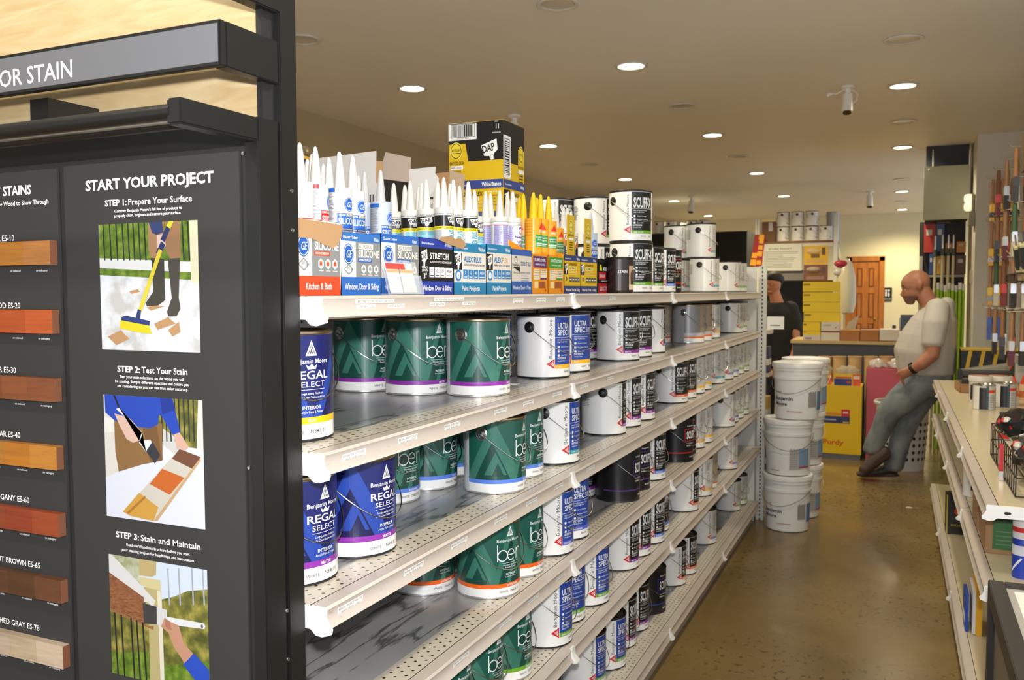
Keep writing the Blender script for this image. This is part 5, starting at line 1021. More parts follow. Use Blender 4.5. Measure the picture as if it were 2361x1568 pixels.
# basket of wide pad brushes in front of the third row
q=at_x(2330,650,.44); o=thing('wire_basket','black wire basket of wide black pads hanging among the brushes','basket',(.44,q.y,q.z),0); b=B(C(24,22,20,.4))
for z in (.0,.035): b.tube([(0,-.25,z),(0,.18,z),(.2,.18,z),(.2,-.25,z),(0,-.25,z)],.003,6)
for i in range(9): b.tube([(0,-.25+.054*i,0),(0,-.25+.054*i,.035)],.002,6); b.tube([(0,-.25+.054*i,0),(.2,-.25+.054*i,0)],.002,6)
b.build('basket_wires',o)
for i,(x,y,lb) in enumerate(((.05,.12,'farthest'),(.06,.03,'middle'),(.05,-.10,'nearest'))):
    o2=thing('pad_brush','wide black pad brush in the wire basket, %s of three'%lb,'paint brush',(.44+x,q.y+y,q.z+.004),0,'pad brushes in the wire basket'); Mx=Matrix.Rotation(R_(14),4,'X')@Matrix.Rotation(R_(-8),4,'Y')
    B(C(40,40,38,.6)).box(-.012,-.034,.06,.012,.034,.16,Mx).build('pad',o2); B(C(206,196,150,.4)).box(-.013,-.035,.045,.013,.035,.06,Mx).box(-.013,-.035,.158,.013,.035,.168,Mx).build('ferrule',o2); B(C(176,150,110,.5)).box(-.01,-.03,.0,.01,.03,.045,Mx).build('pad_base',o2); B(M_CHR).tube([Mx@Vector((0,0,.165)),Mx@Vector((0,.0,.22))],.004).build('stem',o2)
# ================================================================ buckets at the end of the aisle
PAIL=C(238,238,236,.35); PAILL=C(242,241,238,.35)
def bucket(x,y,z,rz,label,style):
    o=thing('paint_bucket',label,'bucket',(x,y,z),rz,'stacked white buckets'); H=.35
    b=B(PAIL).lathe([(0,0),(.122,0),(.128,.004),(.138,.245),(.144,.247),(.144,.262),(.140,.264),(.141,.298),(.147,.3),(.147,.322),(.142,.324)],44); b.build('bucket_body',o)
    B(PAILL).lathe([(.142,.318),(.152,.318),(.153,.334),(.150,.346),(.138,.348),(.132,.338),(.0,.337)],44).build('lid',o)
    pts=[(-.146*math.cos(a),-.150*math.sin(a),.255-.095*math.sin(a)) for a in [PI*i/22 for i in range(23)]]
    B(C(150,146,136,.3,.9)).tube(pts,.0018,6).build('wire_handle',o)
    f=Flat()
    if style==0:
        f.poly([(-.095,.165),(-.04,.165),(-.067,.215)],RED).poly([(-.08,.172),(-.055,.172),(-.067,.2)],PAIL); f.txt('Benjamin',-.03,.118,.022,C(44,46,70,.5),.13,1,al='c'); f.txt('Moore',-.045,.085,.022,C(44,46,70,.5),.09,1,al='c'); f.rect(.0,.05,.09,.054,C(190,110,100,.5)); f.rect(.13,.08,.19,.21,GREYT); f.rect(.2,.06,.27,.21,C(90,120,170,.5))
    else:
        f.rect(.0,.045,.07,.175,C(180,180,178,.5)); f.rect(.06,.05,.14,.175,C(130,160,196,.5)); f.rect(.06,.052,.14,.06,C(190,50,60,.5)); f.rect(-.12,.03,-.06,.034,C(120,120,120,.5))
        for i in range(8): f.rect(.006,.06+i*.013,.05,.063+i*.013,C(140,140,138,.5))
    f.cyl(.1345,'label',o,.01); 
    for v in o.children[-1].data.vertices: k=.128+(.138-.128)*v.co.z/.245+.0008; s=k/.1345; v.co.x*=s; v.co.y*=s
    return o
nm=('lowest','middle','topmost')
for i,(dx,st) in enumerate(((0,0),(.0,1),(.05,0))): bucket(-.645+dx,5.64+.0*i,.349*i+.001,R_((-22,10,-20)[i]),'white paint bucket, %s in the stack nearest the aisle end'%nm[i],st)
for i,dx in enumerate((0,.01,.03)): bucket(-.615+dx,6.02,.349*i+.001,R_(30),'white paint bucket, %s in the stack behind the nearest stack'%nm[i],1)
# small end shelves behind the far upright
o=thing('end_shelf','narrow cream end shelves holding packets behind the slotted upright','shelving',(-1.38,5.83,0)); 
B(M_PEG).box(0,0,0,.55,.01,1.45).build('back_panel',o)
for z in (.3,.62,.95,1.23): B(M_LIP).box(0,.012,z-.025,.585,.2,z).build('shelf',o)
for i,(z,m,lb) in enumerate(((.951,C(52,48,84,.5),'violet packet on the end shelf below the card'),(.621,C(196,150,40,.5),'yellow packet on the lower end shelf'),(.301,C(60,56,80,.5),'dark packet on the lowest end shelf'))):
    q=thing('shelf_packet',lb,'packet',(-.92,5.86,z)); B(m).box(0,0,0,.12,.12,.17).mat(C(220,214,200,.5)).box(-.001,-.001,.05,.1205,.12,.09).build('packet_body',q)
o=thing('shelf_card','white printed card standing on the top end shelf','card',(-.835,6.02,1.2305)); B(C(224,224,220,.5)).box(0,0,0,.11,.006,.085).build('card_body',o); Flat().rect(.02,.022,.085,.03,C(130,130,130,.5)).plane('print',XZ(0,-.0004,0),o)
# ================================================================ counter with boxes, far end
YC=8.75
def ay(px,py,y=YC): return at_y(px,py,y)
CT=ay(1950,786).z; cl=ay(1828,786).x
o=thing('sales_counter','dark grey sales counter with light wood edge at the aisle end','counter',(cl,YC,0)); B(C(66,68,74,.5)).box(0,0,0,.06-cl,.6,CT-.03).build('counter_body',o); B(C(196,170,110,.5)).box(-.02,-.015,CT-.03,.075-cl,.62,CT).build('counter_top',o)
def cbox(x0,y0,x1,y1,label,m,name='carton',dy=.03,dep=.3,grp='boxes on the sales counter',pr=None,cat='box'):
    a=ay(x0,y1,YC+dy); c=ay(x1,y0,YC+dy); o=thing(name,label,cat,(a.x,YC+dy,a.z),0,grp); B(m).box(0,0,0,c.x-a.x,dep,c.z-a.z-.001).build('box_body',o,.003)
    if pr: f=Flat(); pr(f,c.x-a.x,c.z-a.z); f.plane('printed_front',XZ(0,-.0005,0),o)
    return o
YB1=C(232,200,14,.45); K1=C(172,112,56,.6); W1=C(218,208,194,.5)
def ypr(f,w,h): f.rect(.005,h*.62,w*.2,h*.8,C(150,120,20,.5))
lv=[(649,673),(673.5,696.5),(697,719.5),(720,742),(742.5,763),(763.5,773)]
a0=ay(1851,786).z
for i,(t0,t1) in enumerate(lv[::-1]):
    x1=1937 if i>1 else 1892
    cbox(1851 if i!=2 else 1853,t0,x1,t1,'bright yellow flat carton, %s from the bottom of the yellow stack'%ordn(i+1),YB1,'yellow_carton',.06,.24,'yellow cartons stacked on the counter',ypr,'carton')
cbox(1851,773,1892,785.5,'low white and brown box under the yellow carton stack',C(208,196,186,.5),'small_box',.05,.25,pr=lambda f,w,h:f.rect(w*.1,h*.3,w*.5,h*.6,C(130,120,140,.5)))
cbox(1893,743,1936,763,'upper of two white boxes beside the yellow stack on the counter',W1,'white_box',.01,.25,pr=lambda f,w,h:(f.txt('LABEL',w*.35,h*.55,.018,C(120,110,110,.5)),f.rect(w*.76,h*.35,w*.84,h*.45,C(190,60,60,.5))) and None)
cbox(1892.5,764.5,1936,785.5,'lower of two white boxes beside the yellow stack on the counter',W1,'white_box',.01,.25,pr=lambda f,w,h:f.rect(0,h*.88,w,h,C(150,60,50,.5)))
cbox(1937,762,1982,785.5,'left of two brown boxes on the sales counter',K1,'brown_box',.02,.25); cbox(1983,761,2027,785.5,'right of two brown boxes on the sales counter',K1,'brown_box',.02,.25); cbox(2028,760,2073,785.5,'cream box at the right of the brown boxes on the counter',W1,'cream_box',.02,.25)
o=cbox(1984,746,2010,759,'small dark screen behind the brown boxes on the counter',C(40,46,54,.3),'card_reader',.33,.05); cbox(2057,742,2066,759,'small black device behind the cream box on the counter',C(24,24,28,.4),'phone',.33,.05); bpy.data.objects
a=ay(2075,786,YC+.3); o=thing('monitor','black monitor on the counter behind the man in white','monitor',(a.x,YC+.4,CT+.0005)); B(C(22,22,26,.3)).box(0,0,.08,.3,.03,.24).box(.12,0,0,.18,.03,.1).box(.06,-.04,0,.24,.09,.012).build('screen',o); B(C(190,196,206,.4)).box(-.012,.0,.08,-.001,.03,.21).build('screen_edge',o)
for nme in ('card_reader','phone'):
    q=[x for x in bpy.data.objects if x.name.startswith(nme) and not x.parent][0]; q.location.z=CT+.0005; q.children[0].data
    for v in q.children[0].data.vertices: v.co.z*=2.0
q=ay(1950,752,YC+.34); o=thing('paper_sheaf','white paper sheets leaning behind the counter boxes','paper',(q.x,YC+.36,CT+.0005)); B(C(214,206,190,.5)).prism([(-.03,0),(.06,0),(.12,.24),(.02,.16)],0,.01).build('sheets',o)
# cardboard rolls standing before the counter, seen over the display boxes
for i,px in enumerate((1902,1935,1971,2008,2044)):
    p=at_y(px,822,8.5); o=thing('cardboard_drum','tan cardboard drum before the counter, %s from the left'%ordn(i+1),'drum',(p.x,8.52,0),0,'cardboard drums before the counter'); B(C(206,172,124,.55)).lathe([(0,0),(.058,0),(.058,p.z-.01),(.0625,p.z-.008),(.0625,p.z),(.05,p.z),(.048,p.z-.03),(0,p.z-.03)],28).build('drum_body',o)
# yellow display box with bagged roller covers
YD=8.13; a=at_y(1888,1060,YD); c=at_y(1988,891,YD); w_=c.x-a.x; h_=c.z
o=thing('display_bin','tall yellow cardboard display bin with red lettering','display bin',(a.x,YD,0)); B(C(222,184,0,.5)).box(0,0,.05,w_,.3,h_).mat(C(96,100,104,.5)).box(.005,.005,0,w_-.005,.295,.05).mat(C(30,30,34,.5)).box(w_,.0,.05,w_+.006,.3,h_).build('bin_body',o)
f=Flat(); f.txt('Purdy',w_*.34,.13,.045,C(196,70,24,.5),.17,.8); f.rect(0,h_*.49,w_*.72,h_*.585,C(44,52,100,.5)); f.rect(w_*.52,h_*.585,w_*.72,h_*.68,C(190,36,36,.5)); f.rect(w_*.56,h_*.625,w_*.68,h_*.65,C(226,190,180,.5)); f.rect(.0,h_*.60,w_*.5,h_*.63,C(214,130,30,.5)); f.rect(.02,h_*.525,w_*.4,h_*.545,C(150,156,190,.5)); f.rect(w_*.56,h_*.5,w_*.7,h_*.515,C(206,170,40,.5)); f.plane('printed_front',XZ(0,-.0006,0),o)
def hcard(px0,px1,label,dy):
    A=at_y(px0,890,YD+dy); Cc=at_y(px1,851,YD+dy); w=Cc.x-A.x; q=thing('bagged_rollers',label,'packet',(A.x,YD+dy,h_),0,'bagged rollers in the yellow bin'); B(C(226,186,20,.45)).box(0,0,-.1,w,.012,.1).build('header_card',q)
    f=Flat(); f.rect(w*.0,.0,w*.66,.06,C(44,58,130,.45)).rect(w*.7,.0,w,.1,C(224,90,40,.45)).rect(w*.72,.06,w*.96,.085,C(236,210,190,.5)).rect(w*.05,.064,w*.64,.076,C(200,70,40,.5)).rect(w*.48,.02,w*.62,.04,C(196,60,60,.5)); f.plane('printed_front',XZ(0,-.0006,0),q)
    rnd=random.Random(px0); b=B(C(206,196,172,.12,0,.6,0,.55)); b.ball((w/2,.05,.12),(w*.5,.045,.05),14)
    for v in b.bm.verts: v.co+=Vector((rnd.uniform(-1,1),rnd.uniform(-.3,.3),rnd.uniform(-1,1)))*.012
    b.build('clear_bag',q)
hcard(1890,1918,'bagged roller cover with yellow card, left in the yellow bin',.04); hcard(1923,1985,'wide bagged roller cover with yellow card, right in the yellow bin',.02)
# pink display with bags
a=at_y(1995,1060,8.2); c=at_y(2066,852,8.2); o=thing('display_bin','pink red display bin behind the man in white','display bin',(a.x,8.2,0)); B(C(196,84,100,.5)).box(0,0,0,.32,.25,c.z).mat(C(60,30,36,.5)).box(-.005,.0,0,0,.25,c.z).build('bin_body',o)
rnd=random.Random(4)
for i in range(2):
    q=thing('bagged_rollers','clear bag of white roller covers, %s in the pink bin'%('left','right')[i],'packet',(a.x+.08+.15*i,8.3,c.z),0,'bags in the pink bin'); b=B(C(224,216,206,.15,0,.6,0,.75)); b.ball((0,0,.03),(.075,.07,.05),14)
    for v in b.bm.verts: v.co+=Vector((rnd.uniform(-1,1),rnd.uniform(-1,1),rnd.uniform(-1,1)))*.01
    b.build('clear_bag',q)
# white laundry basket with holes
p=at_z(2078,1088,0); hb=at_y(2080,930,p.y).z
o=thing('laundry_basket','tall white plastic laundry basket with round holes behind the man','basket',(p.x,p.y+.19,0)); b=MB(); m1=C(206,204,206,.4); m2=C(40,38,36,.6); b.mat(m1)
prof=[(0,.004),(.165,.004),(.17,0),(.205,hb-.03),(.222,hb-.028),(.226,hb-.012),(.218,hb),(.205,hb-.004),(.16,.02),(0,.02)]
b.lathe(prof,40); b.build('basket_body',o)
f=Flat()
for i in range(12):
    for j in range(6): f.ell(-.22+.052*i,.1+.058*j,.013,.015,m2,10)
f.cyl(.185,'round_holes',o,.01)
for v in o.children[-1].data.vertices: s=(.17+.035*v.co.z/(hb-.03)+.0006)/.1851; v.co.x*=s; v.co.y*=s
# ================================================================ rack of cans behind the counter
YK=11.6; k=lambda px,py:at_y(px,py,YK)
zs=k(1840,556).z; xl=k(1746,556).x; xr=k(1927,556).x
o=thing('stock_rack','high cream steel rack with a wood shelf behind the counter','rack',(xl,YK,0)); Wr=xr-xl
zt=k(1927,500).z
for x in (0,Wr):
    for y in (0,.5): B(M_SLOT).box(x-.024,y-.015,0,x+.024,y+.015,zt if x==0 else zt+.03).build('upright',o)
B(C(120,76,40,.5)).box(0,-.0,zs-.025,Wr,.5,zs).build('top_shelf',o); B(C(206,202,192,.5)).box(.03,.0,zs-.07,Wr-.03,.02,zs-.027).build('shelf_beam',o)
B(C(120,116,112,.5)).box(.08,.02,k(1800,646).z,Wr*.63,.3,k(1800,623).z).build('grey_shelf',o); B(C(18,18,20,.5)).box(.03,.45,.3,Wr-.03,.48,k(1800,646).z).build('dark_back',o); B(C(214,206,160,.5)).prism([(0.03,k(1935,556).z),(.5,k(1935,585).z),(.5,k(1935,600).z),(.03,k(1935,590).z)],Wr+.026,Wr+.03,'x').build('side_sheet',o)
def kcan(px,py,label,i):
    p=k(px,py); c=dup(PROTO[('grey','green')],label,'cans on the high stock rack',(p.x,YK+.1,zs+(.0005 if py>540 else .1895)),R_(-20+ (i*37)%30+90)); return c
for i,px in enumerate((1804,1837,1870,1902)): kcan(px,554,'white can on the high rack, lower row, %s from the left'%ordn(i+1),i)
for i,px in enumerate((1804,1837,1870)): kcan(px,518,'white can on the high rack, upper row, %s from the left'%ordn(i+1),i+2)
for i in range(2): dup(PROTO[('silver','orange')],'grey can at the right end of the high rack, %s of two'%('lower','upper')[i],'cans on the high stock rack',(k(1921,554).x-.03,YK+.34,zs+.0005+.189*i),R_(200))
p=k(1752,556); q=k(1786,520); o=thing('brown_box','brown carton with cream top on the high rack, left of the cans','box',(p.x+.02,YK+.05,zs+.0005)); B(C(116,78,46,.6)).box(0,0,0,q.x-p.x-.02,.3,.16).mat(C(110,70,40,.6)).box(0,0,.16,q.x-p.x-.02,.3,.26).mat(C(240,222,160,.5)).box(-.005,-.005,.26,q.x-p.x-.018,.3,.30).mat(C(190,190,190,.5)).box(.08,-.002,.14,.13,0,.25).build('box_body',o)
# notice, hanging packs, banner
a=at_y(1757,625,YK-.0165); c=at_y(1849,562,YK-.0165); w_=c.x-a.x; h_=c.z-a.z
o=thing('notice','white typed shop notice under the high rack shelf','notice',(a.x,YK-.0165,a.z)); B(C(206,206,200,.6)).box(0,0,0,w_,.01,h_).build('board',o); f=Flat(); f.txt('STORE POLICY',w_*.46,h_*.80,h_*.055,C(90,90,90,.5),w_*.6,1)
rnd=random.Random(2)
for i in range(11): f.rect(w_*.05,h_*(.70-i*.058),w_*(.5+rnd.random()*.42),h_*(.72-i*.058),C(140,140,138,.5))
f.plane('typed_lines',XZ(0,-.0006,0),o); B(C(150,60,50,.5)).tube([(w_*.1,.005,h_),(w_*.1,.06,h_+.05)],.003).tube([(w_*.9,.005,h_),(w_*.9,.06,h_+.05)],.003).build('strings',o)
for j,(y0,y1,m,lb,n2) in enumerate(((566,610,C(214,168,28,.35),'yellow blister card hanging under the high rack',3),(610,648,C(120,70,62,.35),'brown red blister pack hanging below the yellow card',2))):
    a=at_y(1853,y1,YK-.0165-.004*j); c=at_y(1909,y0,YK-.0165-.004*j); w_=c.x-a.x; h_=c.z-a.z; o=thing('blister_pack',lb,'pack',(a.x,YK-.0165-.004*j,a.z)); B(m).box(0,0,0,w_,.01,h_).build('backing_card',o)
    f=Flat(); f.rect(w_*.3,h_*.35,w_*.66,h_*.55,C(110,80,20,.5)); f.rect(w_*.75,h_*.5,w_*.9,h_*.9,C(90,70,50,.5)); 
    for i in range(4): f.rect(w_*.1,h_*(.1+i*.055),w_*.85,h_*(.12+i*.055),C(180,150,110,.5))
    f.plane('printed_front',XZ(0,-.0006,0),o); B(C(230,220,200,.08,0,.8,0,.4)).ball((w_*.4,-.01,h_*.72),(w_*.3,.03,h_*.16),14).build('blister',o)
p=at_y(1932,640,YK-.0165); o=thing('plastic_sack','cream plastic sack with red top hanging at the right of the rack','sack',(p.x+.10,YK-.10,1.2)); b=B(C(206,196,168,.3)); b.lathe([(0,0),(.09,.02),(.12,.15),(.11,.45),(.07,.62),(.03,.68),(0,.69)],16); b.build('sack_body',o); B(C(170,40,60,.4)).ball((-.06,-.06,.62),(.08,.04,.045),12).mat(C(200,196,190,.2)).ball((-.09,-.05,.52),(.06,.04,.05),10).build('red_top',o)
p=at_y(1745,640,YK-.03); o=thing('banner','red and yellow festive banner hanging left of the notice','banner',(p.x,YK-.03,at_y(1745,614,YK-.03).z)); bh=at_y(1745,541,YK-.03).z-o.location.z; B(C(150,20,24,.5)).prism([(-.09,0),(.06,0),(.10,bh),(-.03,bh)],0,.012).build('cloth',o)
f=Flat(); 
for x,y,r in ((-.05,.05,.04),(-.035,.14,.035),(.03,.16,.035),(.04,.24,.03),(.05,.32,.03),(.05,.37,.035),(.02,.05,.03)): f.poly([(x-r,y-r*.8),(x+r*.9,y-r),(x+r,y+r*.9),(x-r*.7,y+r)],C(226,160,30,.5))
f.plane('gold_print',XZ(0,-.0006,0),o)
# yellowish cans on the dark unit at the back left
ZD=2.33
for i,px in enumerate((1521,1547,1597,1621)):
    p=at_y(px,540,12.75); dup(PROTO[('grey','yellow')],'cream can on the dark back unit, %s from the left'%ordn(i+1),'cans on the dark back unit',(p.x,12.75,ZD+.0005),R_(70+i*7))
p=at_y(1568,540,12.75); dup(o2 if False else PROTO[('grey','yellow')],'short cream can between the tall ones on the dark back unit','cans on the dark back unit',(p.x+.02,13.05,ZD+.0005),0)
# ================================================================ right side far: hanging panel, poles, products
YH2=9.12
a=at_y(2128,508,YH2); c=at_y(2236,379,YH2); w_=c.x-a.x
o=thing('wall_cabinet','pale cabinet panel hung high before the far right column','cabinet',(a.x,YH2,a.z)); B(C(176,178,152,.5)).box(0,0,0,w_,.02,c.z-a.z).build('front_panel',o,.002); B(C(44,42,44,.6)).box(.02,.02,0,w_,.35,c.z-a.z-.02).build('cabinet_body',o); B(C(40,40,46,.6)).box(.02,.1,c.z-a.z-.02,w_,.3,CZ-a.z-.001).build('ceiling_bracket',o)
B(C(200,200,190,.4)).tube([(w_*.2,-.005,c.z-a.z),(w_*.2,.12,CZ-a.z-.01)],.006).build('hanging_rod',o)
for i in range(3): B(M_STEEL).ball((w_*(.12+.3*i),-.002,c.z-a.z-.035),(.006,.003,.006),8).build('rivet',o)
YQ=9.40; zb=.86
o=thing('product_wall','dark display wall with orange and red packages under the hung cabinet','display',(a.x-.02,YQ,0)); wq=w_+.02
B(C(40,36,34,.6)).box(0,.1,.4,wq,.14,at_y(2180,509,YQ).z).build('backing',o); B(C(176,172,160,.5)).box(0,-.02,at_y(2180,634,YQ).z-.02,wq,.1,at_y(2180,634,YQ).z).build('shelf',o); B(C(176,172,160,.5)).box(0,-.02,.86,.03,.1,at_y(2180,590,YQ).z).build('side_post',o)
PK=[(2130,515,2158,582,C(176,50,36,.5),'tall red package at the left of the display wall'),(2158,515,2178,580,C(60,90,140,.5),'blue package beside the tall red one'),(2180,560,2200,582,C(190,120,30,.5),'small orange package right of the blue one'),(2206,556,2228,582,C(210,136,24,.5),'orange package at the right of the display wall'),(2142,585,2152,632,C(50,70,130,.5),'narrow dark blue package above the display shelf'),(2160,590,2180,632,C(190,140,40,.5),'mustard package in the middle above the display shelf'),(2204,588,2228,632,C(110,70,44,.5),'brown package at the right above the display shelf'),(2132,509.5,2150,514,C(110,110,110,.5),'thin grey strip package below the cabinet'),(2160,509.5,2192,514,C(150,110,50,.5),'thin tan strip package below the cabinet')]
for x0,y0,x1,y1,m,lb in PK:
    p=at_y(x0,y1,YQ); q=at_y(x1,y0,YQ); o=thing('hanging_package',lb,'package',(p.x,YQ+.04,p.z),0,'packages on the far display wall'); B(m).box(0,0,0,q.x-p.x,.06,q.z-p.z).mat(C(206,200,190,.5)).box((q.x-p.x)*.2,-.001,(q.z-p.z)*.6,(q.x-p.x)*.7,0,(q.z-p.z)*.8).build('package_body',o)
for i,px in enumerate((2157,2174,2187.5,2199)):
    p=at_y(px,545,9.30); q=thing('extension_pole','white extension pole with steel tip, %s of four from the left'%ordn(i+1),'pole',(p.x,9.30,0),0,'white extension poles'); zt=at_y(px,541 if i else 544,9.3).z
    B(C(206,196,160,.45)).tube([(0,0,0),(0,0,zt-.2)],.013,12).build('pole_shaft',q); B(C(70,80,76,.5)).tube([(0,0,zt-.2),(0,0,zt-.13)],.017,12).build('grip_collar',q); B(C(206,206,206,.2,.9)).tube([(0,0,zt-.13),(0,0,zt-.03),(0,0,zt)],[.011,.011,.007],12).build('steel_tip',q)
for i in range(8):
    px=2163+i*8.4; p=at_y(px,660,9.05+.02*(i%2)); q=thing('extension_pole','lime green extension pole, %s of eight from the left'%ordn(i+1),'pole',(p.x,9.05+.02*(i%2),0),0,'lime green extension poles'); zt=at_y(px,652+3*(i%3),9.05).z
    B(C(150,190,24,.4)).tube([(0,0,0),(0,0,zt-.06)],.0125,12).build('pole_shaft',q); B(C(214,214,208,.4)).tube([(0,0,zt-.06),(0,0,zt)],.0135,12).build('white_tip',q)
# fixtures on the column's lit side
p=at_x(2233,520,.55); o=thing('emergency_light','cream twin-lens emergency light high on the right column','emergency light',(.56,8.83,at_y(2240,522,8.83).z)); hh=at_y(2240,447,8.83).z-o.location.z
B(C(150,140,112,.4)).box(-.05,-.1,0,0,.1,hh*.45).box(-.03,-.06,hh*.45,0,.06,hh).build('housing',o,.01); 
for z in (.6,.85): B(C(255,244,206,.2,0,.6,.9)).lathe([(0,.02),(.03,.015),(.04,0),(.04,-.04)],20,Matrix.Translation((-.07,-.02,hh*z))@Matrix.Rotation(-PI/2,4,'Y')).build('lens',o)
o=thing('thermostat','small cream wall switch on the lit side of the right column','switch',(.56,8.93,1.55)); B(C(206,196,166,.4)).box(-.02,-.04,0,0,.04,.12).build('switch_body',o,.004)
# restroom sign
a=at_y(2035,694,17.04); c=at_y(2057,663,17.04); o=thing('restroom_sign','small black restroom sign on the wall right of the door','sign',(a.x,17.04,a.z)); w_=c.x-a.x; h_=c.z-a.z; B(C(26,30,36,.4)).box(0,-.01,0,w_,.005,h_).build('plate',o)
f=Flat(); f.ell(w_*.35,h_*.78,.018,.018,INKW,12).rect(w_*.26,h_*.35,w_*.44,h_*.70,INKW).ell(w_*.65,h_*.78,.018,.018,INKW,12).poly([(w_*.52,h_*.42),(w_*.78,h_*.42),(w_*.65,h_*.72)],INKW).rect(w_*.6,h_*.3,w_*.7,h_*.42,INKW); f.txt('RESTROOM',w_*.5,h_*.12,h_*.08,INKW,w_*.8,.8); f.plane('white_symbols',XZ(0,-.0106,0),o)
# litter
p=at_z(2096,1171,0); o=thing('paper_scrap','small white paper scrap lying on the aisle floor','scrap',(p.x,p.y,.0005)); B(C(214,204,180,.6)).prism([(-.02,-.012),(.012,-.016),(.024,.004),(.0,.016),(-.018,.01)],0,.004,'z').build('paper',o)
p=at_z(1182,886,SZ[1]); o=thing('paper_scrap','torn white price ticket beside the foremost green can on the second shelf','scrap',(p.x,p.y,SZ[1]+.0005),R_(20)); B(C(236,234,228,.6)).prism([(-.018,-.008),(.014,-.011),(.02,.003),(.004,.012),(-.016,.008)],0,.0015,'z').build('paper',o)
# ================================================================ people
def limb(mb,chain):
    """chain of (point, radii): overlapping balls along a path"""
    for (p,r),(q,s) in zip(chain,chain[1:]):
        p=Vector(p);q=Vector(q); r=Vector(r if isinstance(r,(tuple,list)) else (r,)*3); s=Vector(s if isinstance(s,(tuple,list)) else (s,)*3)
        n=max(1,int((q-p).length/(min(min(r),min(s))*.35))+1)
        for i in range(n+1): t=i/n; mb.ball(p.lerp(q,t),tuple(r.lerp(s,t)),14)
def skin(name,mats,chains,parent,vox=.009,sm=6,paint=None):
    """one continuous surface grown round the limbs"""
    mb=B(mats[0])
    for c in chains: limb(mb,c if len(c)>1 else [c[0],(tuple(Vector(c[0][0])+Vector((.0005,0,0))),c[0][1])])
    o=mb.build(name,None)
    m=o.modifiers.new('r','REMESH'); m.mode='VOXEL'; m.voxel_size=vox; m.use_smooth_shade=True
    s=o.modifiers.new('s','SMOOTH'); s.iterations=sm; s.factor=.5
    me=bpy.data.meshes.new_from_object(o.evaluated_get(bpy.context.evaluated_depsgraph_get())); old=o.data; o.modifiers.clear(); o.data=me; bpy.data.meshes.remove(old)
    me.materials.clear()
    for x in mats: me.materials.append(x)
    for p in me.polygons:
        p.use_smooth=True
        if paint: p.material_index=paint(p.center)
    me.name=name
    if parent: o.parent=parent; o.location=-parent.location
    return o
YM=7.32
def m_(px,py,dy=0.,): p=at_y(px,py,YM); return (p.x,YM+dy,p.z)
SK=C(176,118,92,.5); SKD=C(120,84,70,.6); SKR=C(196,120,92,.5)
man=thing('person','bald man in white t-shirt and jeans leaning against the right shelving','person',(m_(2060,1098)[0],YM,0))
hd=[[(m_(2114,651),(.096,.080,.098)),(m_(2108,655),(.096,.078,.095))],[(m_(2104,672),(.072,.066,.07)),(m_(2099,682),(.055,.052,.048))],[(m_(2088,661),(.03,.055,.02)),(m_(2088,662),(.03,.052,.018))],
 [(m_(2084,668),(.012,.013,.015)),(m_(2080,680),(.017,.018,.014))],[(m_(2087,688),(.016,.026,.008)),(m_(2088,692),(.014,.024,.008))],[(m_(2096,696),(.03,.035,.02)),(m_(2100,697),(.03,.035,.02))],
 [(m_(2122,655,-.082),(.019,.016,.026)),(m_(2120,664,-.078),(.013,.013,.018))],[(m_(2122,657,.078),(.016,.012,.03)),(m_(2121,664,.074),(.012,.01,.018))],
 [(m_(2126,672),(.066,.068,.06)),(m_(2146,705),(.072,.08,.06)),(m_(2152,725),(.10,.13,.06))]]
arm=lambda s:[[(m_(2156,735,s*.2),.062),(m_(2150,785,s*.255),.058),(m_(2148,812,s*.265),.05),(m_(2125,832,s*.26),.046),(m_(2103,846,s*.235),.032),(m_(2092,852,s*.222),(.04,.022,.036)),(m_(2084,857,s*.212),(.038,.02,.036))],
 [(m_(2084,848,s*.225),.0125),(m_(2074,852,s*.215),.012),(m_(2069,857,s*.205),.0105)]]+[[(m_(2082-i*1.2,855+i*3.2,s*.208),.0115),(m_(2078+i*1.5,866+i*3.2,s*.2),.0105),(m_(2079+i*1.5,874+i*2.5,s*.195),.0095)] for i in range(4)]
tor=[[(m_(2150,745),(.14,.18,.08)),(m_(2136,800),(.19,.19,.08)),(m_(2136,855),(.17,.17,.07))]]
legs=[[(m_(2122,885,-.075),.08),(m_(2082,918,-.08),.07),(m_(2052,945,-.07),.06),(m_(2034,985,-.05),.05),(m_(2018,1018,-.035),.045),(m_(2014,1050,-.045),.036)],[(m_(2138,890,.08),.08),(m_(2112,930,.08),.07),(m_(2090,975,.06),.06),(m_(2074,1020,.04),.05),(m_(2064,1062,.03),.045),(m_(2060,1082,.03),.036)]]
def beard(c):
    P=man.location+Vector((0,0,0)); q=Vector(c); zj=m_(2100,686)[2]; xe=m_(2116,684)[0]
    if q.z<zj+.012 and q.x<xe and q.z>m_(2100,706)[2] and abs(q.y-YM)<.09 and not(m_(2092,690)[0]>q.x and abs(q.z-m_(2088,690)[2])<.006): return 1
    return 0
skin('body',[SK,SKD],hd+arm(-1)+arm(1)+tor+legs,man,.0075,5,beard)
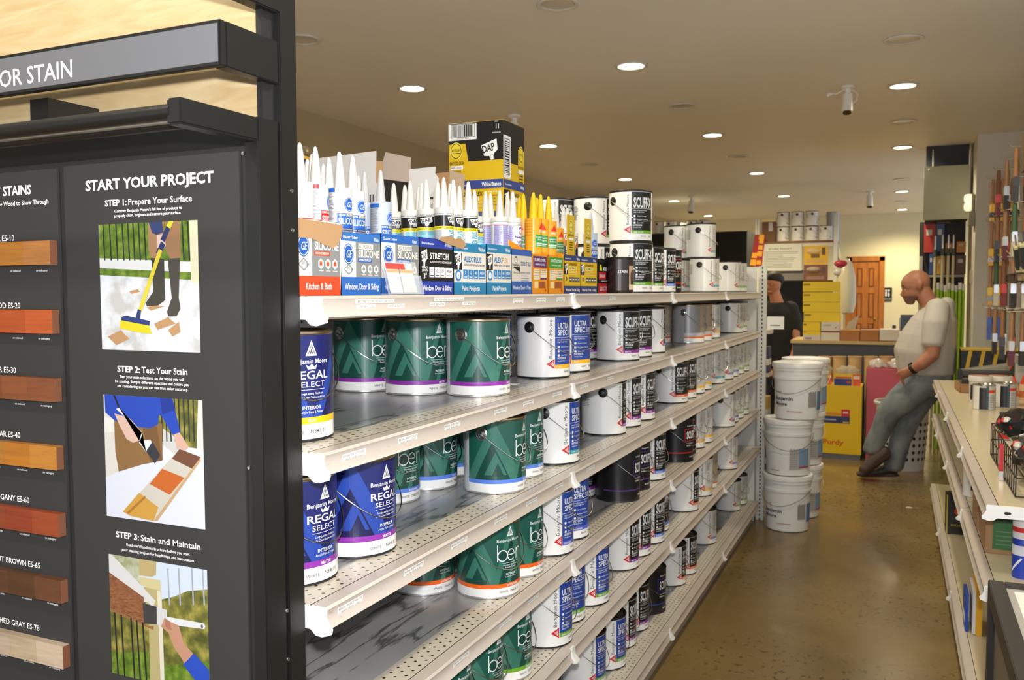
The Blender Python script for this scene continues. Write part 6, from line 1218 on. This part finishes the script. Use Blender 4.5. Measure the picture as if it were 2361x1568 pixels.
# eyes under the brow
for s in (-1,1):
    e=m_(2088.5,668,s*.034); ob=B(C(226,220,212,.3)).ball((0,0,0),(.011,.013,.009),12).mat(C(40,28,22,.3)).ball((-.006,0,-.003),(.0065,.007,.006),10).build('eye',man); ob.location=Vector(e)-man.location
    bw=B(C(70,52,42,.7)).tube([(0,-.024,-.002),(-.008,0,.003),(0,.022,-.001)],.005,8).build('eyebrow',man); bw.location=Vector(m_(2083,659,s*.036))-man.location
TEE=C(198,192,184,.75)
tee=[[(m_(2158,712),(.10,.15,.045)),(m_(2152,742),(.168,.215,.09)),(m_(2140,775),(.203,.225,.10)),(m_(2133,808),(.225,.225,.10)),(m_(2134,840),(.212,.208,.08)),(m_(2136,858),(.203,.198,.035))],[(m_(2182,700),(.06,.13,.05)),(m_(2186,750),(.06,.15,.07))]]
for s in (-1,1): tee.append([(m_(2160,712,s*.15),.085),(m_(2154,745,s*.225),.09),(m_(2149,785,s*.25),(.078,.074,.05))])
skin('t_shirt',[TEE],tee,man,.010,5)
DEN=C(96,112,116,.8); t=NT('faded_denim',.85); t.col(t.ramp(noise(t,(1,1,.6),7,5),[(.35,(96,104,110)),(.5,(118,126,130)),(.68,(142,148,148))])); DENM=t.m
jn=[[(m_(2137,862),(.19,.182,.05)),(m_(2134,885),(.19,.18,.10))]]
jn.append([(m_(2122,885,-.075),.125),(m_(2082,918,-.08),.112),(m_(2052,945,-.07),.094),(m_(2034,985,-.05),.078),(m_(2018,1018,-.035),.076),(m_(2013,1034,-.03),(.078,.074,.05))])
jn.append([(m_(2138,890,.08),.125),(m_(2112,930,.08),.112),(m_(2090,975,.06),.092),(m_(2074,1020,.04),.08),(m_(2064,1062,.03),.076),(m_(2060,1076,.03),(.078,.074,.05))])
skin('jeans',[DENM],jn,man,.010,5)
SHO=C(46,36,32,.5)
sh=skin('shoe',[SHO],[[(m_(2054,1082,.03),(.062,.05,.042)),(m_(2030,1088,.03),(.06,.05,.036)),(m_(1998,1091,.03),(.05,.052,.028))],[(m_(2062,1097,.03),(.04,.045,.012)),(m_(1990,1097.5,.03),(.055,.05,.012))]],man,.008,4)
skin('shoe',[C(64,48,40,.5)],[[(m_(2040,1040,-.06),(.045,.046,.05)),(m_(2018,1056,-.07),(.055,.048,.05)),(m_(1996,1078,-.08),(.048,.05,.04))],[(m_(2046,1048,-.06),(.03,.042,.02)),(m_(1988,1088,-.08),(.045,.046,.018))]],man,.008,4)
w0=Vector(m_(2104.5,845,-.236))-man.location; dv=(Vector(m_(2125,832,-.26))-Vector(m_(2103,846,-.235))).normalized(); Q=Matrix.Translation(w0)@dv.to_track_quat('Z','Y').to_matrix().to_4x4()
wb=B(C(24,24,26,.4)).lathe([(.037,-.012),(.040,-.012),(.041,0),(.040,.012),(.037,.012)],24,Q); wb.build('wrist_watch',man); wf=B(C(30,30,34,.15)); wf.box(-.02,-.045,-.016,.02,-.036,.016,Q@Matrix.Rotation(R_(150),4,'Z')); wf.build('watch_face',man)
# second person behind the counter
YE=9.78
def e_(px,py,dy=0.): p=at_y(px,py,YE); return (p.x,YE+dy,p.z)
emp=thing('person','person in black t-shirt and glasses standing behind the shelving end','person',(e_(1790,900)[0],YE,0))
SE=C(176,116,84,.5)
x0=e_(1785,660)[0]
body=[[(e_(1783,652),(.085,.095,.10)),(e_(1782,658),(.085,.092,.10))],[(e_(1780,671),(.06,.066,.05)),(e_(1779,676),(.05,.05,.04))],[(e_(1772,661,-.08),(.016,.02,.02)),(e_(1770,666,-.085),(.018,.02,.014))],[(e_(1793.5,656,-.01),(.014,.02,.03)),(e_(1793,660,-.01),(.012,.018,.02))],[(e_(1776,674,-.07),(.026,.016,.008)),(e_(1777,674,-.07),(.026,.016,.008))],
 [(e_(1786,676),(.06,.06,.05)),(e_(1792,700),(.075,.07,.05)),(e_(1794,720),(.13,.11,.06)),(e_(1794,800),(.15,.11,.07)),(e_(1794,860),(.15,.11,.07))]]
for sx,dy in ((1,-.02),(-1,.02)):
    base=e_(1826,712)[0]-e_(1794,712)[0]; cx_=e_(1794,712)[0]
    X=lambda k:cx_+sx*base*k
    body.append([((X(1.),YE+dy,e_(1794,712)[2]),.055),((X(1.3),YE+dy-.02,e_(1794,760)[2]),.045),((X(1.42),YE+dy-.06,e_(1794,782)[2]),.04),((X(1.36),YE+dy-.16,e_(1794,806)[2]),.034),((X(1.3),YE+dy-.22,e_(1794,816)[2]),(.03,.04,.022))])
    for i in range(4): body.append([((X(1.26)+.016*i-.02,YE+dy-.24,e_(1794,816)[2]),.0095),((X(1.26)+.016*i-.02,YE+dy-.285,e_(1794,819)[2]),.0085)])
    body.append([((X(1.2),YE+dy-.22,e_(1794,814)[2]),.01),((X(1.12),YE+dy-.25,e_(1794,816)[2]),.009)])
    body.append([((cx_+sx*.09,YE,.9),.1),((cx_+sx*.1,YE,.5),.06),((cx_+sx*.1,YE,.1),.04),((cx_+sx*.1,YE-.1,.03),(.045,.09,.03))])
skin('body',[SE],body,emp,.009,5)
skin('hair',[C(22,20,20,.7)],[[(e_(1785,641),(.092,.10,.075)),(e_(1788,645,.03),(.09,.08,.085))]],emp,.009,4)
bt=C(24,23,23,.8)
tee2=[[(e_(1794,703),(.13,.10,.035)),(e_(1794,722),(.19,.14,.06)),(e_(1794,770),(.19,.145,.07)),(e_(1794,840),(.18,.14,.07))]]
for sx in (1,-1): tee2.append([((cx_+sx*base*.9,YE,e_(1794,712)[2]),.085),((cx_+sx*base*1.22,YE-.01,e_(1794,745)[2]),.075),((cx_+sx*base*1.3,YE-.02,e_(1794,758)[2]),(.068,.068,.04))])
skin('t_shirt',[bt],tee2,emp,.011,5)
skin('trousers',[C(34,36,44,.8)],[[((cx_,YE,.98),(.17,.13,.1)),((cx_+.09,YE,.85),.115),((cx_+.1,YE,.5),.085),((cx_+.1,YE,.12),(.08,.08,.05))],[((cx_-.09,YE,.85),.115),((cx_-.1,YE,.5),.085),((cx_-.1,YE,.12),(.08,.08,.05))]],emp,.012,4)
gl=B(C(20,20,22,.3))
for s in (-.034,.034):
    c0=Vector(e_(1776,657,-.098))+Vector((s*.8,abs(s)*.3,0)); gl.tube([c0+Vector((.022*math.cos(2*PI*i/14),0,.016*math.sin(2*PI*i/14))) for i in range(15)],.0022,6)
gl.tube([e_(1780,657,-.09),e_(1793,655,-.01)],.0022,6); g0=gl.build('glasses',emp); g0.location=-emp.location
